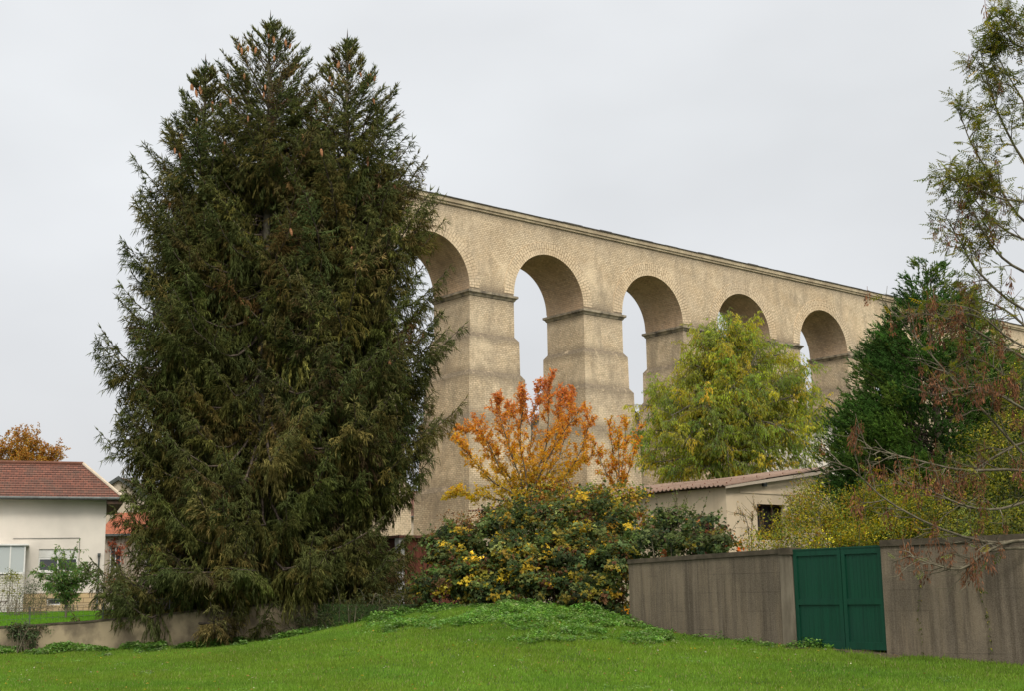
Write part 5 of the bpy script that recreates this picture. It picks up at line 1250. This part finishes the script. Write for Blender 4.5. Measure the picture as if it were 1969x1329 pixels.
# creeper stems on the right wall
for (pts, lab) in (([(1768, 1085), (1770, 1140), (1766, 1190), (1775, 1262)], 'thin creeper stem climbing concrete wall nearest to the gate'), ([(1872, 1080), (1885, 1140), (1900, 1195), (1905, 1270)], 'leafy creeper stem climbing the concrete wall near frame edge')):
    q = []
    for x, y in pts:
        v = at(x, y, 1.); n2 = np.array([-dd[1], dd[0]])/np.linalg.norm(dd); Y = ((wr_a)@n2)/(v[:2]@n2)-.03; q.append(v*Y)
    b = q[-1].copy(); r = rooted('wall_creeper', lab, 'creeper', b); Q = (path(q, 12)-b)[None]; A = Acc(); A.add(tubes(Q, taper(1, 12, .005, .004), 4)); A.build('stem', MT['bark3'], r, True); Lf = Acc(); leafy(Lf, Q, 30, .045, .03, [(.10, .12, .03), (.30, .26, .04)], [3, 1], .3, .8, off=.015); Lf.build('leaves', MT['leaf'], r)


# --- grass: real blades over the visible lawn
def vis_pts(n, y0, y1):
    y = np.sqrt(rng.uniform(y0**2, y1**2, n)); x = rng.uniform(-.42, .42, n)*y; k = y < fence_y(x)-.05; return x[k], y[k]
def noise2(x, y, f, seed=0):
    r = np.random.default_rng(seed); o = np.zeros_like(x)
    for i in range(5):
        a, b, c = r.uniform(-1, 1), r.uniform(-1, 1), r.uniform(0, 6.28); o += np.sin((a*x+b*y)*f*(1+.5*i)+c+1.3*np.sin((b*x-a*y)*f*.7+c))
    return o/5
x, y = vis_pts(620000, 19.5, 36); z = lawn_z(x, y)
bare_ = np.zeros(len(x), bool); gn = np.array([-gd_[1], gd_[0]]); rel = np.stack([x, y], -1)-ga; sg_ = rel@gd_; tg_ = -(rel@gn); bare_ = (sg_ > -.1) & (sg_ < gw+.3) & (tg_ < .42+.2*np.sin(sg_*5)) & (rng.uniform(size=len(x)) < .93)
x, y, z = x[~bare_], y[~bare_], z[~bare_]; n = len(x); h = .05+.022*noise2(x, y, 2.1, 1)+.016*noise2(x, y, 7, 2)+rng.exponential(.012, n); h = np.clip(h, .025, .16)
# taller tufts along the walls
h *= 1+.8*np.exp(-np.clip(fence_y(x)-y, 0, 5)/.25)
D = nrm(np.stack([rng.normal(.1, .38, n), rng.normal(0, .38, n), np.ones(n)], -1)); sdv = nrm(np.stack([rng.normal(size=n), rng.normal(0, .35, n), np.zeros(n)], -1)); wv_ = rng.uniform(.006, .011, n)[:, None]
V = np.empty((n, 3, 3)); P0 = np.stack([x, y, z-.005], -1); V[:, 0] = P0-sdv*wv_; V[:, 1] = P0+sdv*wv_; V[:, 2] = P0+D*h[:, None]
g1_ = noise2(x, y, .8, 3); g2_ = noise2(x, y, 3.2, 5); base_c = np.array([.115, .225, .026])[None]*(1+.26*g1_+.2*g2_)[:, None]; yel = np.array([.18, .235, .026]); kk = np.clip(.25+.35*noise2(x, y, 1.3, 8), 0, .6)[:, None]
T = (base_c*(1-kk)+yel*kk)*np.exp(rng.normal(0, .2, (n, 1))); dry = rng.uniform(size=n) < .035; T[dry] = [.30, .27, .12]
tag(fast('grass', V.reshape(-1, 3), np.arange(n*3).reshape(-1, 3), np.repeat(T, 3, 0), MT['grass']), kind='stuff')
# strip of grass in the left garden
n = 60000; y = rng.uniform(35.4, 62, n); x = rng.uniform(-.40, -.12, n)*y; z = garden_z(x, y); V = np.empty((n, 3, 3)); D = nrm(np.stack([rng.normal(0, .3, n), rng.normal(0, .3, n), np.ones(n)], -1)); s_ = np.array([[1., 0, 0]]); V[:, 0] = np.stack([x, y, z-.01], -1)-s_*.015; V[:, 1] = V[:, 0]+s_*.03; V[:, 2] = V[:, 0]+D*rng.uniform(.05, .10, n)[:, None]
tag(fast('grass', V.reshape(-1, 3), np.arange(n*3).reshape(-1, 3), np.repeat(vary((.10, .22, .02), n, .2), 3, 0), MT['grass']), kind='stuff')
# low nettles and weeds: mound top, foot of the walls
def cover(n, fn, cols, wts, ln, wd, hmax):
    x, y = fn(n); m_ = len(x); z = lawn_z(x, y); p = np.stack([x, y, z], -1); k = 9; par = np.repeat(np.arange(m_), k); hh = rng.uniform(.3, 1, m_)*hmax*np.clip(1+1.2*noise2(x, y, 3., 91), .3, 2.2)
    q = p[par]+np.stack([rng.normal(0, .04, m_*k), rng.normal(0, .04, m_*k), rng.uniform(.3, 1, m_*k)*hh[par]], -1); a = rng.uniform(0, 6.28, m_*k); D = nrm(np.stack([np.cos(a), np.sin(a), rng.normal(.0, .3, m_*k)], -1)); T = (palette(cols, wts, m_)*(1+.45*noise2(x, y, 2.4, 92))[:, None])[par]*np.exp(rng.normal(0, .14, (m_*k, 1)))
    return leaves(q, D, nrm(np.stack([rng.normal(0, .3, m_*k), rng.normal(0, .3, m_*k), np.ones(m_*k)], -1)), rng.uniform(.7, 1.2, m_*k)*ln, rng.uniform(.7, 1.2, m_*k)*wd, T)
def mound(n):
    x = rng.uniform(-6, 6.2, n); y = rng.uniform(26.5, 35, n); d = fence_y(x)-y; pr_ = np.where(x < -3.5, np.exp(-d/.35), np.where(x < 3.2, np.clip(1.35-d/4.2, 0, 1)*(noise2(x, y, 1.3, 21) > -.35+.5*d/4.6), np.exp(-np.maximum(d, 0)/.38))); pr_ = pr_*np.clip(.55+1.5*noise2(x, y, 4.2, 77)+.8*noise2(x, y, 9., 78), .08, 1); k = (d > 0) & (rng.uniform(size=n) < pr_)
    return x[k], y[k]
def leftfoot(n):
    x = rng.uniform(-14.5, -5, n); d = rng.exponential(.42, n); y = fence_y(x)-.08-d; k = noise2(x, y, 2.2, 31) > -.25+d*.5; return x[k], y[k]
def strays(n):
    x, y = vis_pts(n, 20, 33); k = noise2(x, y, 1.7, 44) > .42; return x[k], y[k]
Aq = Acc(); WC = [(.12, .235, .045), (.16, .27, .06), (.09, .19, .035), (.20, .29, .11)]
Aq.add(cover(34000, mound, WC, [4, 3, 3, 1.5], .065, .045, .15)); Aq.add(cover(16000, leftfoot, WC, [3, 3, 2, 3], .09, .065, .17)); Aq.add(cover(5000, strays, WC, [3, 3, 2, 3], .04, .03, .06))
tag(Aq.build('ground_cover', MT['leaf']), kind='stuff')
# fallen leaves and daisies on the grass
x, y = vis_pts(500, 20, 33); n = len(x); z = lawn_z(x, y)+.055; a = rng.uniform(0, 6.28, n)
tag(fast('fallen_leaves', *leaves(np.stack([x, y, z], -1), np.stack([np.cos(a), np.sin(a), 0*a], -1), nrm(rng.normal(0, .35, (n, 3))+[0, 0, 1.]), rng.uniform(.03, .07, n), rng.uniform(.02, .045, n), palette([(.45, .30, .05), (.30, .16, .05), (.55, .50, .40), (.20, .10, .04)], [3, 3, 1, 2], n)), MT['leaf']), kind='stuff')
